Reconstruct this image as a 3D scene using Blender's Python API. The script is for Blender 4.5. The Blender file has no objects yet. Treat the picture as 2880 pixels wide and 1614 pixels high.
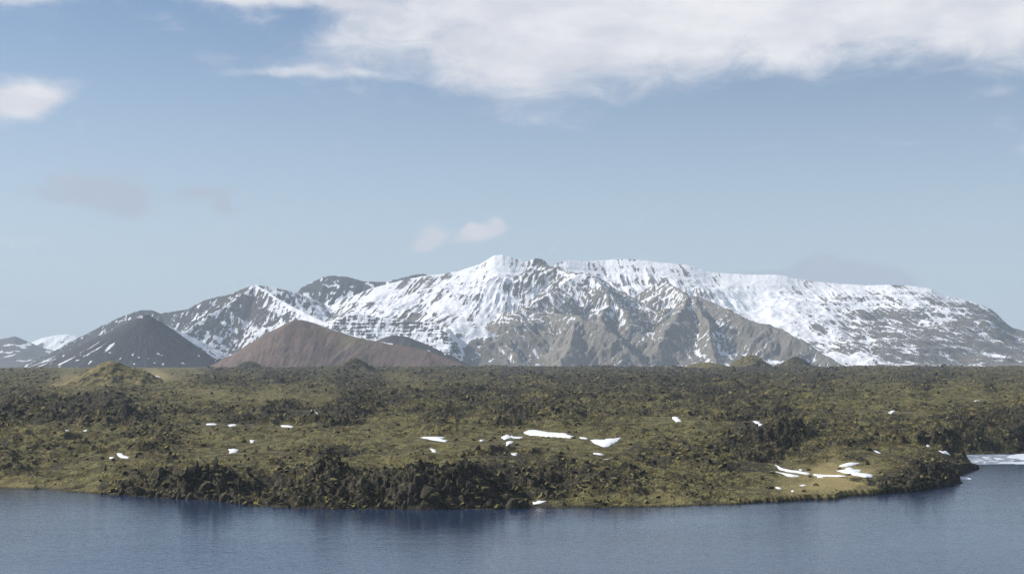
import bpy, bmesh, math, random
import numpy as np

# ------------------------------------------------------------------ basics
SC = bpy.context.scene
COL = SC.collection
F, CX, CY = 3956.0, 1440.0, 807.0          # focal length and centre in photo pixels (2880 x 1614)
CAMZ = 40.0                                # eye height above the lake (m)
HOR = 1020.0                               # eye level in the photo
PITCH = math.atan((HOR - CY) / F)
SUN_EL, SUN_AZ = math.radians(36), math.radians(-76)   # azimuth from +Y (view direction), negative = to the left

# ------------------------------------------------------------------ camera
cam_d = bpy.data.cameras.new('camera')
cam = bpy.data.objects.new('camera', cam_d); COL.objects.link(cam)
cam.location = (0, 0, CAMZ)
cam.rotation_euler = (math.pi / 2 + PITCH, 0, 0)
cam_d.sensor_width = 36.0
cam_d.lens = 36.0 * F / 2880.0
cam_d.clip_start, cam_d.clip_end = 1.0, 60000.0
SC.camera = cam

# ------------------------------------------------------------------ node helper
class G:
    def __init__(s, nt):
        s.nt = nt
    def n(s, kind, **props):
        nd = s.nt.nodes.new(kind)
        for k, v in props.items(): setattr(nd, k, v)
        return nd
    def put(s, sock, v):
        if v is None: return
        if isinstance(v, bpy.types.NodeSocket): s.nt.links.new(v, sock)
        else:
            if isinstance(v, (tuple, list)) and len(v) == 3 and sock.type == 'RGBA': v = (*v, 1.0)
            sock.default_value = v
    def m(s, op, a, b=None, c=None, clamp=False):
        nd = s.n('ShaderNodeMath', operation=op, use_clamp=clamp)
        for i, v in enumerate((a, b, c)): s.put(nd.inputs[i], v)
        return nd.outputs[0]
    def add(s, a, b): return s.m('ADD', a, b)
    def sub(s, a, b): return s.m('SUBTRACT', a, b)
    def mul(s, a, b): return s.m('MULTIPLY', a, b)
    def vm(s, op, a, b=None):
        nd = s.n('ShaderNodeVectorMath', operation=op)
        s.put(nd.inputs[0], a); s.put(nd.inputs[1], b)
        return nd.outputs[0]
    def sep(s, v):
        nd = s.n('ShaderNodeSeparateXYZ'); s.put(nd.inputs[0], v); return nd.outputs
    def comb(s, x, y, z):
        nd = s.n('ShaderNodeCombineXYZ')
        for i, v in enumerate((x, y, z)): s.put(nd.inputs[i], v)
        return nd.outputs[0]
    def mix(s, f, a, b, blend='MIX'):
        nd = s.n('ShaderNodeMix', data_type='RGBA', blend_type=blend)
        s.put(nd.inputs[0], f); s.put(nd.inputs[6], a); s.put(nd.inputs[7], b)
        return nd.outputs[2]
    def noise(s, vec, scale, detail=4.0, rough=0.55, dist=0.0, out=0):
        nd = s.n('ShaderNodeTexNoise', noise_dimensions='3D')
        s.put(nd.inputs['Vector'], vec); nd.inputs['Scale'].default_value = scale
        nd.inputs['Detail'].default_value = detail; nd.inputs['Roughness'].default_value = rough
        nd.inputs['Distortion'].default_value = dist
        return nd.outputs[out]
    def step(s, v, lo, hi, a=0.0, b=1.0, kind='SMOOTHSTEP'):
        nd = s.n('ShaderNodeMapRange', interpolation_type=kind)
        for i, x in enumerate((v, lo, hi, a, b)): s.put(nd.inputs[i], x)
        return nd.outputs[0]
    def attr(s, name):
        return s.n('ShaderNodeAttribute', attribute_name=name).outputs['Fac']

# ------------------------------------------------------------------ photo pixel <-> world
SP, CP = math.sin(PITCH), math.cos(PITCH)
def ray(px, py):
    cx = (np.asarray(px, float) - CX) / F; cy = (CY - np.asarray(py, float)) / F
    y = CP - cy * SP
    return cx / y, (SP + cy * CP) / y
def at(px, py, Y):
    rx, rz = ray(px, py)
    return np.array(np.broadcast_arrays(rx * Y, Y + 0 * rx, CAMZ + rz * Y))
def proj(X, Y, Z):
    d = Z - CAMZ
    f = Y * CP + d * SP; u = -Y * SP + d * CP
    return CX + F * X / f, CY - F * u / f
def onz(px, py, z=0.0):
    rx, rz = ray(px, py)
    Y = (z - CAMZ) / rz
    return rx * Y, Y

# ------------------------------------------------------------------ sky
world = bpy.data.worlds.new('World'); SC.world = world; world.use_nodes = True
wt = world.node_tree; wt.nodes.clear(); g = G(wt)
SKY_STRENGTH = 0.10
def build_sky():
    sky = g.n('ShaderNodeTexSky', sky_type='NISHITA', sun_disc=False)
    sky.sun_elevation = SUN_EL; sky.sun_rotation = SUN_AZ
    sky.altitude = 50; sky.air_density = 1.0; sky.dust_density = 1.2; sky.ozone_density = 1.2
    d = g.n('ShaderNodeTexCoord').outputs['Generated']
    x, y, z = g.sep(d)
    az = g.m('ARCTAN2', x, y)
    el = g.m('ARCSINE', z)
    nv = g.vm('MULTIPLY', d, (1.0, 1.0, 2.4))
    def ang(px, py):
        rx, rz = ray(px, py); rx, rz = float(rx), float(rz)
        return math.atan2(rx, 1.0), math.asin(rz / math.sqrt(1 + rx * rx + rz * rz))
    # warp the angles a little so that edges curl
    wv = g.vm('SUBTRACT', g.noise(nv, 9.0, 3, 0.55, 0, 1), (0.5, 0.5, 0.5))
    wx, wy, wz = g.sep(wv)
    azw = g.add(az, g.mul(wx, 0.060)); elw = g.add(el, g.mul(wy, 0.030))
    fine = g.noise(nv, 24.0, 6, 0.66, 0.5)
    broad = g.noise(nv, 5.5, 4, 0.55, 0.4)
    def blob(px, py, rx, ry, amp):
        a, e = ang(px, py)
        q = g.add(g.m('POWER', g.m('ABSOLUTE', g.mul(g.sub(azw, a), F / rx)), 2.0),
                  g.m('POWER', g.m('ABSOLUTE', g.mul(g.sub(elw, e), F / ry)), 2.0))
        return g.mul(g.m('EXPONENT', g.mul(q, -1.0)), amp)
    def total(lst):
        o = None
        for b in lst:
            v = blob(*b); o = v if o is None else g.add(o, v)
        return o
    # the cloud bank: its lower edge as a function of azimuth
    fc = g.n('ShaderNodeFloatCurve'); cv = fc.mapping.curves[0]
    A0, A1, E0, E1 = -0.60, 0.60, 0.10, 0.40
    pts = [(-0.60, 0.30), (-0.45, 0.262)]
    for px, py in [(0, -60), (300, -45), (520, -10), (700, 15), (860, 30), (935, 120), (1010, 215), (1180, 225), (1330, 265), (1450, 292), (1650, 275),
                   (1880, 255), (2010, 225), (2100, 185), (2230, 225), (2330, 185), (2420, 165), (2600, 168), (2880, 175)]:
        pts.append(ang(px, py))
    pts += [(0.45, 0.215), (0.60, 0.24)]
    while len(cv.points) < len(pts): cv.points.new(0.5, 0.5)
    for p, (a, e) in zip(cv.points, pts):
        p.location = ((a - A0) / (A1 - A0), (e - E0) / (E1 - E0)); p.handle_type = 'AUTO_CLAMPED'
    fc.mapping.update()
    g.put(fc.inputs[1], g.step(azw, A0, A1, 0, 1, 'LINEAR'))
    edge = g.add(g.mul(fc.outputs[0], E1 - E0), E0)
    bank = g.step(g.sub(elw, edge), -0.026, 0.040)
    thin = g.step(el, 0.27, 0.50, 1.0, 0.50)               # overhead the bank breaks up
    front = g.step(g.m('ABSOLUTE', az), 0.45, 1.0, 1.0, 0.62)
    bank = g.mul(g.mul(bank, thin), front)
    wl = ang(780, 0)[0]; wr = ang(1420, 0)[0]
    bank = g.mul(bank, g.step(azw, wl, wr, 0.30, 1.0))
    white = total([(20, 262, 120, 55, 1.05), (75, 255, 62, 48, .5), (40, 5, 120, 28, .75), (760, 2, 230, 24, .8), (900, 150, 90, 60, .35),
                   (1215, 672, 36, 22, 1.35), (1180, 640, 40, 24, .6), (1350, 655, 60, 22, 1.3), (1400, 632, 26, 22, .8), (1300, 640, 24, 20, .65),
                   (1575, 697, 24, 18, .32), (840, 205, 190, 16, .55), (620, 160, 110, 20, .32), (760, 60, 60, 22, .25), (470, 80, 90, 18, .20),
                   (2520, 378, 170, 12, .30), (2130, 405, 160, 16, .22), (2790, 262, 70, 20, .25), (1380, 330, 150, 24, .15)])
    dens_w = g.add(g.mul(bank, 1.02), white)
    dens_w = g.add(dens_w, g.mul(g.sub(fine, 0.5), 1.05))
    dens_w = g.add(dens_w, g.mul(g.sub(broad, 0.5), 0.65))
    dens_w = g.step(dens_w, 0.08, 0.92)
    # overcast-grey shaded scraps low in the sky
    grey = total([(300, 545, 130, 42, .9), (215, 520, 80, 36, .5), (350, 585, 70, 32, .45), (575, 555, 85, 26, .75), (630, 595, 34, 30, .7), (790, 580, 34, 24, .3), (110, 560, 70, 20, .35),
                  (2285, 748, 50, 34, 1.1), (2370, 765, 110, 34, 1.2), (2470, 785, 95, 26, 1.0), (2220, 770, 130, 26, .6), (2060, 760, 120, 20, .35), (20, 880, 120, 14, .35), (240, 875, 60, 10, .2)])
    dens_g = g.step(g.add(grey, g.mul(g.sub(fine, 0.5), 0.75)), 0.10, 0.90, 0, 0.85)
    # light and shade inside the bank: less sun reaches where more cloud stands towards the sun
    nv2 = g.vm('ADD', nv, (-0.022, 0.0, 0.03))
    lit = g.sub(g.noise(nv, 7.0, 4, 0.58), g.noise(nv2, 7.0, 4, 0.58))
    shade = g.step(g.add(g.mul(lit, 2.2), g.mul(g.sub(broad, 0.5), 0.9)), -0.45, 0.45)
    cwhite = g.mix(shade, (5.9, 6.05, 6.7), (7.9, 7.9, 8.15))
    # air: a pale veil that thickens downwards
    base = g.mix(1.0, sky.outputs[0], SKY_TINT, 'MULTIPLY')
    veil = g.step(el, -0.02, 0.30, VEIL_LOW, VEIL_HIGH)
    base = g.mix(veil, base, VEIL_COL)
    c = g.mix(dens_g, base, (4.1, 4.65, 5.6))
    c = g.mix(dens_w, c, cwhite)
    bg = g.n('ShaderNodeBackground'); g.put(bg.inputs[0], c); bg.inputs[1].default_value = SKY_STRENGTH
    out = g.n('ShaderNodeOutputWorld'); wt.links.new(bg.outputs[0], out.inputs[0])
SKY_TINT = (0.60, 0.71, 0.85)
VEIL_LOW, VEIL_HIGH, VEIL_COL = 0.70, 0.02, (6.2, 7.25, 8.4)
build_sky()
world.cycles.sampling_method = 'MANUAL'; world.cycles.sample_map_resolution = 512

# ------------------------------------------------------------------ sun, exposure
sd = bpy.data.lights.new('sun', 'SUN'); sd.energy = 5.0; sd.angle = math.radians(0.53); sd.color = (1.0, 0.95, 0.87)
sun = bpy.data.objects.new('sun', sd); COL.objects.link(sun)
tosun = (math.cos(SUN_EL) * math.sin(SUN_AZ), math.cos(SUN_EL) * math.cos(SUN_AZ), math.sin(SUN_EL))
from mathutils import Vector, Matrix
sun.rotation_euler = Vector(tosun).to_track_quat('Z', 'Y').to_euler()
vs = SC.view_settings
SC.display_settings.display_device = 'sRGB'
vs.view_transform = 'Standard'; vs.look = 'None'; vs.exposure = 0.20; vs.gamma = 1.0; vs.use_curve_mapping = False
SC.cycles.max_bounces = 6; SC.cycles.volume_bounces = 0
SC.cycles.use_denoising = True; SC.cycles.denoising_prefilter = 'NONE'
SC.render.filter_size = 1.15

# ------------------------------------------------------------------ noise (numpy)
_rs0 = np.random.RandomState(7)
_ang = _rs0.rand(256) * 2 * np.pi
_GX, _GY = np.cos(_ang).astype(np.float32), np.sin(_ang).astype(np.float32)
_PM = np.tile(_rs0.permutation(256), 2).astype(np.int32)
def perlin(x, y, seed=0):
    x = np.asarray(x, float); y = np.asarray(y, float)
    fx, fy = np.floor(x), np.floor(y)
    ix = (fx.astype(np.int32) + (seed * 37) % 251) & 255; iy = (fy.astype(np.int32) + (seed * 91) % 241) & 255
    dx, dy = (x - fx).astype(np.float32), (y - fy).astype(np.float32)
    u = dx * dx * dx * (dx * (dx * 6 - 15) + 10); v = dy * dy * dy * (dy * (dy * 6 - 15) + 10)
    p0, p1 = _PM[ix], _PM[ix + 1]
    def gr(k, a, b): return _GX[k] * a + _GY[k] * b
    a = gr(_PM[p0 + iy], dx, dy); b = gr(_PM[p1 + iy], dx - 1, dy)
    c = gr(_PM[p0 + iy + 1], dx, dy - 1); d = gr(_PM[p1 + iy + 1], dx - 1, dy - 1)
    ab = a + u * (b - a)
    return (ab + v * ((c + u * (d - c)) - ab)) * np.float32(1.5)
def fbm(x, y, oct=5, seed=0, gain=0.5, lac=2.03):
    s = 0; a = 1.0; t = 0
    for k in range(oct):
        s = s + a * perlin(x, y, seed + k * 13); t += a
        x, y = x * lac + 17.3, y * lac - 9.1; a *= gain
    return s / t
def ridged(x, y, oct=4, seed=0, gain=0.5, lac=2.07):
    s = 0; a = 1.0; t = 0
    for k in range(oct):
        s = s + a * (1 - np.abs(perlin(x, y, seed + k * 13)) * 1.6); t += a
        x, y = x * lac + 5.3, y * lac + 11.7; a *= gain
    return s / t
def sst(v, lo, hi):
    t = np.clip((v - lo) / (hi - lo), 0, 1); return t * t * (3 - 2 * t)
def smax(a, b, k):
    h = np.clip(0.5 + 0.5 * (a - b) / k, 0, 1)
    return b + (a - b) * h + k * h * (1 - h)
def rank(a):
    f = a.ravel(); o = np.argsort(f); r = np.empty(f.size); r[o] = np.linspace(0, 1, f.size)
    return r.reshape(a.shape)
def terrace(z, step, sharp=0.75, off=0.0):
    q = (z + off) / step; f = np.floor(q); r = q - f
    return step * (f + np.clip((r - (1 - (1 - sharp))) / (1 - sharp), 0, 1) * (1 - 0.25) + 0.25 * r) - off
class PixMap:                                # scattered values -> smooth map (inverse distance)
    def __init__(s, pts, box, nx, ny, power=3.0, asp=1.0):
        p = np.array(pts, float); s.box = box; s.nx, s.ny = nx, ny
        X, Y = np.meshgrid(np.linspace(box[0], box[1], nx), np.linspace(box[2], box[3], ny))
        d2 = (X[..., None] - p[:, 0]) ** 2 + (asp * (Y[..., None] - p[:, 1])) ** 2 + 40.0
        w = d2 ** (-power / 2)
        s.v = (w * p[:, 2]).sum(-1) / w.sum(-1)
    def __call__(s, px, py):
        b = s.box
        fx = np.clip((px - b[0]) / (b[1] - b[0]) * (s.nx - 1), 0, s.nx - 1.001)
        fy = np.clip((py - b[2]) / (b[3] - b[2]) * (s.ny - 1), 0, s.ny - 1.001)
        i, j = fx.astype(int), fy.astype(int); a, c = fx - i, fy - j
        v = s.v
        return (v[j, i] * (1 - a) + v[j, i + 1] * a) * (1 - c) + (v[j + 1, i] * (1 - a) + v[j + 1, i + 1] * a) * c

# ------------------------------------------------------------------ mesh helpers
def raw_mesh(name, V, Q, attrs=None, smooth=True):
    V = np.ascontiguousarray(V, np.float32); Q = np.ascontiguousarray(Q, np.int32)
    k = Q.shape[1]; me = bpy.data.meshes.new(name)
    me.vertices.add(len(V)); me.vertices.foreach_set('co', V.ravel())
    me.loops.add(Q.size); me.loops.foreach_set('vertex_index', Q.ravel())
    me.polygons.add(len(Q)); me.polygons.foreach_set('loop_start', np.arange(0, Q.size, k, dtype=np.int32))
    me.polygons.foreach_set('use_smooth', np.full(len(Q), smooth, bool))
    for n, a in (attrs or {}).items():
        at_ = me.attributes.new(n, 'FLOAT', 'POINT'); at_.data.foreach_set('value', np.ascontiguousarray(a, np.float32).ravel())
    me.update(calc_edges=True); me.validate()
    return me
def grid_quads(nr, nc):
    i = np.arange(nr * nc).reshape(nr, nc)
    return np.stack([i[:-1, :-1], i[:-1, 1:], i[1:, 1:], i[1:, :-1]], -1).reshape(-1, 4)
def grid_mesh(name, X, Y, Z, attrs=None, keep=None):
    nr, nc = X.shape
    Q = grid_quads(nr, nc)
    V = np.stack([X, Y, Z], -1).reshape(-1, 3); at_ = {k: v.ravel() for k, v in (attrs or {}).items()}
    if keep is not None:
        Q = Q[keep.ravel()[Q].any(1)]
        used = np.unique(Q); mp = np.full(len(V), -1); mp[used] = np.arange(len(used))
        Q = mp[Q]; V = V[used]; at_ = {k: v[used] for k, v in at_.items()}
    return raw_mesh(name, V, Q, at_)
def link(name, me, mat=None, parent=None, loc=None, **tags):
    o = bpy.data.objects.new(name, me); COL.objects.link(o)
    if mat is not None and me is not None and not me.materials: me.materials.append(mat)
    if parent is not None: o.parent = parent
    if loc is not None: o.location = loc
    for k, v in tags.items(): o[k] = v
    return o
def thing(name, label, cat, loc=(0, 0, 0), group=None):
    o = bpy.data.objects.new(name, None); COL.objects.link(o); o.location = loc
    o['label'] = label; o['category'] = cat
    if group: o['group'] = group
    return o

# ------------------------------------------------------------------ materials
def new_mat(name):
    m = bpy.data.materials.new(name); m.use_nodes = True; m.node_tree.nodes.clear()
    gg = G(m.node_tree); b = gg.n('ShaderNodeBsdfPrincipled'); o = gg.n('ShaderNodeOutputMaterial')
    m.node_tree.links.new(b.outputs[0], o.inputs[0])
    b.inputs['Specular IOR Level'].default_value = 0.25
    return m, gg, b
def bump(gg, b, h, strength, dist):
    n = gg.n('ShaderNodeBump'); gg.put(n.inputs['Height'], h)
    n.inputs['Strength'].default_value = strength; n.inputs['Distance'].default_value = dist
    gg.put(b.inputs['Normal'], n.outputs[0])
SNOW = (0.88, 0.89, 0.92)
def mountain_mat(name, c_a, c_b, c_tone, scale=1.0, bmp=3.0):
    m, gg, b = new_mat(name)
    P = gg.n('ShaderNodeNewGeometry').outputs['Position']
    n1 = gg.noise(P, 0.012 * scale, 6, 0.6); n2 = gg.noise(P, 0.06 * scale, 5, 0.65)
    rock = gg.mix(gg.step(n1, 0.35, 0.65), c_a, c_b)
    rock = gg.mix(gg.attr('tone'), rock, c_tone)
    rock = gg.mix(gg.step(n2, 0.35, 0.75, 0.0, 0.30), rock, (0.06, 0.055, 0.05))
    sn = gg.attr('snow')
    sn = gg.step(gg.add(sn, gg.mul(gg.sub(n2, 0.5), 0.55)), 0.25, 0.75)
    gg.put(b.inputs['Base Color'], gg.mix(sn, rock, SNOW))
    b.inputs['Roughness'].default_value = 0.9
    h = gg.add(gg.noise(P, 0.05 * scale, 6, 0.65), gg.mul(gg.noise(P, 0.2 * scale, 4, 0.6), 0.3))
    bump(gg, b, gg.mul(h, gg.step(sn, 0, 1, 1.0, 0.35)), 1.0, bmp * 4)
    return m
M_MASSIF = mountain_mat('snow_and_basalt', (0.125, 0.108, 0.092), (0.175, 0.152, 0.125), (0.300, 0.265, 0.212))
M_DARKRIDGE = mountain_mat('dark_basalt', (0.05, 0.052, 0.055), (0.085, 0.078, 0.075), (0.12, 0.095, 0.085))
M_ASH = mountain_mat('grey_cinder', (0.038, 0.042, 0.050), (0.054, 0.058, 0.066), (0.068, 0.062, 0.063), 2.0, 0.8)
M_RED = mountain_mat('red_cinder', (0.185, 0.120, 0.098), (0.130, 0.090, 0.076), (0.225, 0.185, 0.105), 2.0, 0.8)
M_FAR = mountain_mat('far_hills', (0.08, 0.078, 0.075), (0.11, 0.10, 0.095), (0.14, 0.12, 0.10))

def lava_mat():
    m, gg, b = new_mat('mossy_lava')
    geo = gg.n('ShaderNodeNewGeometry'); P = geo.outputs['Position']
    nz = gg.sep(geo.outputs['Normal'])[2]
    rk, gs, lo = gg.attr('rock'), gg.attr('grass'), gg.attr('low')
    nA = gg.noise(P, 0.035, 5, 0.6); nB = gg.noise(P, 0.35, 5, 0.65); nC = gg.noise(P, 1.6, 4, 0.7)
    moss = gg.mix(gg.step(nA, 0.33, 0.67), (0.292, 0.252, 0.064), (0.220, 0.200, 0.062))
    moss = gg.mix(gg.step(nB, 0.27, 0.66), moss, (0.215, 0.196, 0.090))           # grey-green woolly moss
    moss = gg.mix(gg.step(gg.noise(P, 0.09, 5, 0.6), 0.56, 0.72, 0, 0.65), moss, (0.135, 0.092, 0.034))   # rusty heath
    moss = gg.mix(gg.step(nC, 0.44, 0.68, 0, 0.72), moss, (0.060, 0.054, 0.022))
    moss = gg.mix(gs, moss, gg.mix(nB, (0.32, 0.255, 0.115), (0.235, 0.185, 0.07)))
    rock = gg.mix(gg.step(nB, 0.35, 0.7), (0.022, 0.018, 0.009), (0.046, 0.039, 0.022))
    rock = gg.mix(gg.step(nC, 0.58, 0.76, 0, 0.55), rock, (0.155, 0.138, 0.075))  # pale lichen
    f = gg.add(rk, gg.mul(gg.sub(nB, 0.5), 1.7))
    f = gg.add(f, gg.mul(gg.sub(nC, 0.5), 1.5))
    f = gg.add(f, gg.mul(gg.sub(0.90, nz), 1.5))
    f = gg.add(f, gg.mul(lo, 0.20))
    f = gg.step(f, 0.38, 0.60)
    dv = gg.vm('ADD', P, gg.vm('MULTIPLY', gg.vm('SUBTRACT', gg.noise(P, 0.5, 3, 0.6, 0, 1), (0.5, 0.5, 0.5)), (5.0, 5.0, 5.0)))
    v1 = gg.n('ShaderNodeTexVoronoi', feature='F1', distance='CHEBYCHEV'); gg.put(v1.inputs['Vector'], dv); v1.inputs['Scale'].default_value = 0.62
    v2 = gg.n('ShaderNodeTexVoronoi', feature='F1'); gg.put(v2.inputs['Vector'], dv); v2.inputs['Scale'].default_value = 0.21
    gap = gg.add(gg.mul(gg.step(v1.outputs['Distance'], 0.28, 0.52), 0.55), gg.mul(gg.step(v2.outputs['Distance'], 0.42, 0.68), 0.70))
    gap = gg.mul(gap, gg.step(gg.attr('rough'), 0.05, 0.50, 0.72, 1.08))
    gap = gg.mul(gap, gg.sub(1.0, gs))
    moss = gg.mix(gg.m('MINIMUM', gap, 0.9), moss, gg.mix(nA, (0.040, 0.032, 0.010), (0.064, 0.045, 0.012)))  # gaps between moss cushions: bare soil, plus shade between knobs painted into the colour
    rock = gg.mix(gg.step(v1.outputs['Distance'], 0.10, 0.40, 0.80, 0.0), rock, (0.150, 0.137, 0.078))   # moss caps on the blocks
    wet = gg.step(gg.add(gg.sep(P)[2], gg.mul(nB, 0.5)), 0.35, 0.85, 0.70, 0.0)
    gg.put(b.inputs['Base Color'], gg.mix(wet, gg.mix(f, moss, rock), (0.018, 0.015, 0.010)))
    b.inputs['Roughness'].default_value = 0.92
    h = gg.add(gg.mul(nB, 1.0), gg.mul(nC, 0.35))
    h = gg.sub(h, gg.add(gg.mul(v1.outputs['Distance'], 0.75), gg.mul(v2.outputs['Distance'], 1.1)))
    bump(gg, b, gg.mul(h, gg.step(gs, 0, 1, 1.0, 0.15)), 1.0, 1.3)
    return m
M_LAVA = lava_mat()
def rock_mat(name, moss_amt, lift=1.0):
    m, gg, b = new_mat(name)
    geo = gg.n('ShaderNodeNewGeometry'); P = geo.outputs['Position']
    nz = gg.sep(geo.outputs['Normal'])[2]
    n1 = gg.noise(P, 0.6, 5, 0.65); n2 = gg.noise(P, 2.4, 4, 0.7)
    c = gg.mix(gg.step(n1, 0.3, 0.7), tuple(v * lift for v in (0.021, 0.017, 0.010)), tuple(v * lift for v in (0.050, 0.043, 0.027)))
    c = gg.mix(gg.step(n2, 0.58, 0.78, 0, 0.55), c, (0.16, 0.148, 0.105))
    t = gg.step(gg.add(gg.add(nz, gg.mul(gg.sub(n1, 0.5), 1.5)), moss_amt - 0.5), 0.55, 0.95)
    c = gg.mix(t, c, gg.mix(n2, (0.185, 0.148, 0.034), (0.20, 0.175, 0.070)))
    gg.put(b.inputs['Base Color'], c); b.inputs['Roughness'].default_value = 0.9
    bump(gg, b, gg.add(n1, gg.mul(n2, 0.4)), 0.8, 0.35)
    return m
M_ROCK = rock_mat('lava_rock', 0.52)
M_TUFT = rock_mat('moss_capped_rock', 0.78)
M_CLIFF = rock_mat('cliff_basalt', 0.28, 1.35)
def snow_mat():
    m, gg, b = new_mat('old_snow')
    P = gg.n('ShaderNodeNewGeometry').outputs['Position']
    n = gg.noise(P, 0.5, 4, 0.6)
    gg.put(b.inputs['Base Color'], gg.mix(gg.step(n, 0.45, 0.8, 0, 0.5), (0.78, 0.80, 0.84), (0.56, 0.57, 0.58)))
    b.inputs['Roughness'].default_value = 0.75
    bump(gg, b, n, 0.4, 0.2)
    return m
M_SNOW = snow_mat()
def ice_mat(name, a, bcol):
    m, gg, b = new_mat(name)
    P = gg.n('ShaderNodeNewGeometry').outputs['Position']
    n = gg.noise(gg.vm('MULTIPLY', P, (1, 0.35, 1)), 0.35, 5, 0.65)
    gg.put(b.inputs['Base Color'], gg.mix(gg.step(n, 0.35, 0.65), a, bcol))
    b.inputs['Roughness'].default_value = 0.5
    return m
M_ICE = ice_mat('lake_ice', (0.70, 0.74, 0.80), (0.52, 0.57, 0.64))
M_SLUSH = ice_mat('grey_slush', (0.30, 0.34, 0.40), (0.12, 0.15, 0.20))
def water_mat():
    m, gg, b = new_mat('lake_water')
    P = gg.n('ShaderNodeNewGeometry').outputs['Position']
    b.inputs['Base Color'].default_value = (0.018, 0.036, 0.082, 1)
    b.inputs['Roughness'].default_value = 0.10
    b.inputs['IOR'].default_value = 1.333; b.inputs['Specular IOR Level'].default_value = 0.5
    w = gg.noise(gg.vm('MULTIPLY', P, (0.55, 1.0, 1)), 0.8, 3, 0.55, 0.4)
    w2 = gg.noise(gg.vm('MULTIPLY', P, (0.5, 1.0, 1)), 0.17, 3, 0.5, 0.3)
    gust = gg.noise(gg.vm('MULTIPLY', P, (0.35, 1.0, 1)), 0.012, 4, 0.55)
    h = gg.mul(gg.add(w, gg.mul(w2, 0.7)), gg.step(gust, 0.35, 0.65, 0.65, 1.25))
    bump(gg, b, h, 1.0, WAVE)
    return m
WAVE = 0.09
M_WATER = water_mat()
def plain_mat():
    m, gg, b = new_mat('far_lowland')
    P = gg.n('ShaderNodeNewGeometry').outputs['Position']
    n = gg.noise(P, 0.004, 5, 0.6)
    gg.put(b.inputs['Base Color'], gg.mix(n, (0.09, 0.085, 0.05), (0.15, 0.13, 0.08))); b.inputs['Roughness'].default_value = 0.95
    return m
M_PLAIN = plain_mat()

# ================================================================== LARGE STRUCTURE
# ---- ground sheet and lake
def sheet(name, x0, x1, y0, y1, z, mat, **tags):
    me = raw_mesh(name, [(x0, y0, z), (x1, y0, z), (x1, y1, z), (x0, y1, z)], np.array([[0, 1, 2, 3]]), smooth=False)
    return link(name, me, mat, **tags)
sheet('ground', -11000, 11000, -2400, 11500, -4.0, M_PLAIN, kind='structure', label='flat lowland reaching to the foot of the mountains')
def plain():
    ys = np.linspace(2600, 11200, 110); us = np.linspace(-0.8, 0.8, 90)
    U, Y = np.meshgrid(us, ys); X = U * Y
    Z = 14 + 6 * fbm(X / 900, Y / 900, 3, 5)
    return grid_mesh('plain', X, Y, Z)
link('plain', plain(), M_PLAIN, kind='structure', label='low plain between the lava field and the mountains')
sheet('lake', -1500, 1500, -600, 1500, 0.0, M_WATER, kind='structure', label='calm blue-grey lake in front of the lava shore')

# ---- shoreline: photo pixels on the water plane, with the width (m) over which the bank rises
SHORE = [(-900, 1345, 70), (-300, 1362, 70), (0, 1373, 55), (120, 1377, 50), (250, 1385, 28), (340, 1392, 26), (480, 1402, 18), (600, 1408, 22), (700, 1420, 34),
         (800, 1426, 30), (880, 1428, 22), (1000, 1430, 17), (1200, 1432, 15), (1400, 1430, 17), (1480, 1429, 26), (1560, 1428, 22), (1800, 1427, 42),
         (2060, 1419, 60), (2200, 1409, 110), (2280, 1404, 150), (2350, 1402, 150), (2375, 1395, 110), (2440, 1389, 40), (2490, 1387, 14), (2560, 1382, 14), (2640, 1371, 12), (2680, 1362, 11), (2700, 1354, 10),
         (2686, 1344, 12), (2684, 1336, 22), (2716, 1328, 16), (2758, 1315, 14), (2716, 1303, 18), (2690, 1296, 45), (2664, 1284, 70), (2668, 1279, 50), (2740, 1277, 38), (2830, 1276, 32), (2960, 1274, 32), (3300, 1266, 12), (3900, 1255, 20)]
_sx, _sy = onz([s[0] for s in SHORE], [s[1] for s in SHORE])
_sw = np.array([s[2] for s in SHORE], float)
def shore_dist(x, y):
    """signed distance to the lake shore (positive on land) and the rise width of the nearest shore"""
    sh = x.shape; x = x.ravel(); y = y.ravel()
    best = np.full(x.shape, 1e18); w = np.full(x.shape, 30.0)
    for i in range(len(_sx) - 1):
        ax, ay, bx, by = _sx[i], _sy[i], _sx[i + 1], _sy[i + 1]
        t = np.clip(((x - ax) * (bx - ax) + (y - ay) * (by - ay)) / ((bx - ax) ** 2 + (by - ay) ** 2), 0, 1)
        d = (x - ax - t * (bx - ax)) ** 2 + (y - ay - t * (by - ay)) ** 2
        c = d < best
        best = np.where(c, d, best); w = np.where(c, _sw[i] + t * (_sw[i + 1] - _sw[i]), w)
    px_ = np.concatenate([_sx, [_sx[-1] * 8, _sx[0] * 8]]); py_ = np.concatenate([_sy, [_sy[-1] * 8, _sy[0] * 8]])
    ins = np.zeros(x.shape, bool); n = len(px_); j = n - 1
    for i in range(n):
        c = ((py_[i] > y) != (py_[j] > y))
        with np.errstate(divide='ignore', invalid='ignore'):
            xi = (px_[j] - px_[i]) * (y - py_[i]) / (py_[j] - py_[i]) + px_[i]
        ins ^= c & (x < xi); j = i
    d = np.sqrt(best)
    return np.where(ins, d, -d).reshape(sh), w.reshape(sh)

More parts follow.
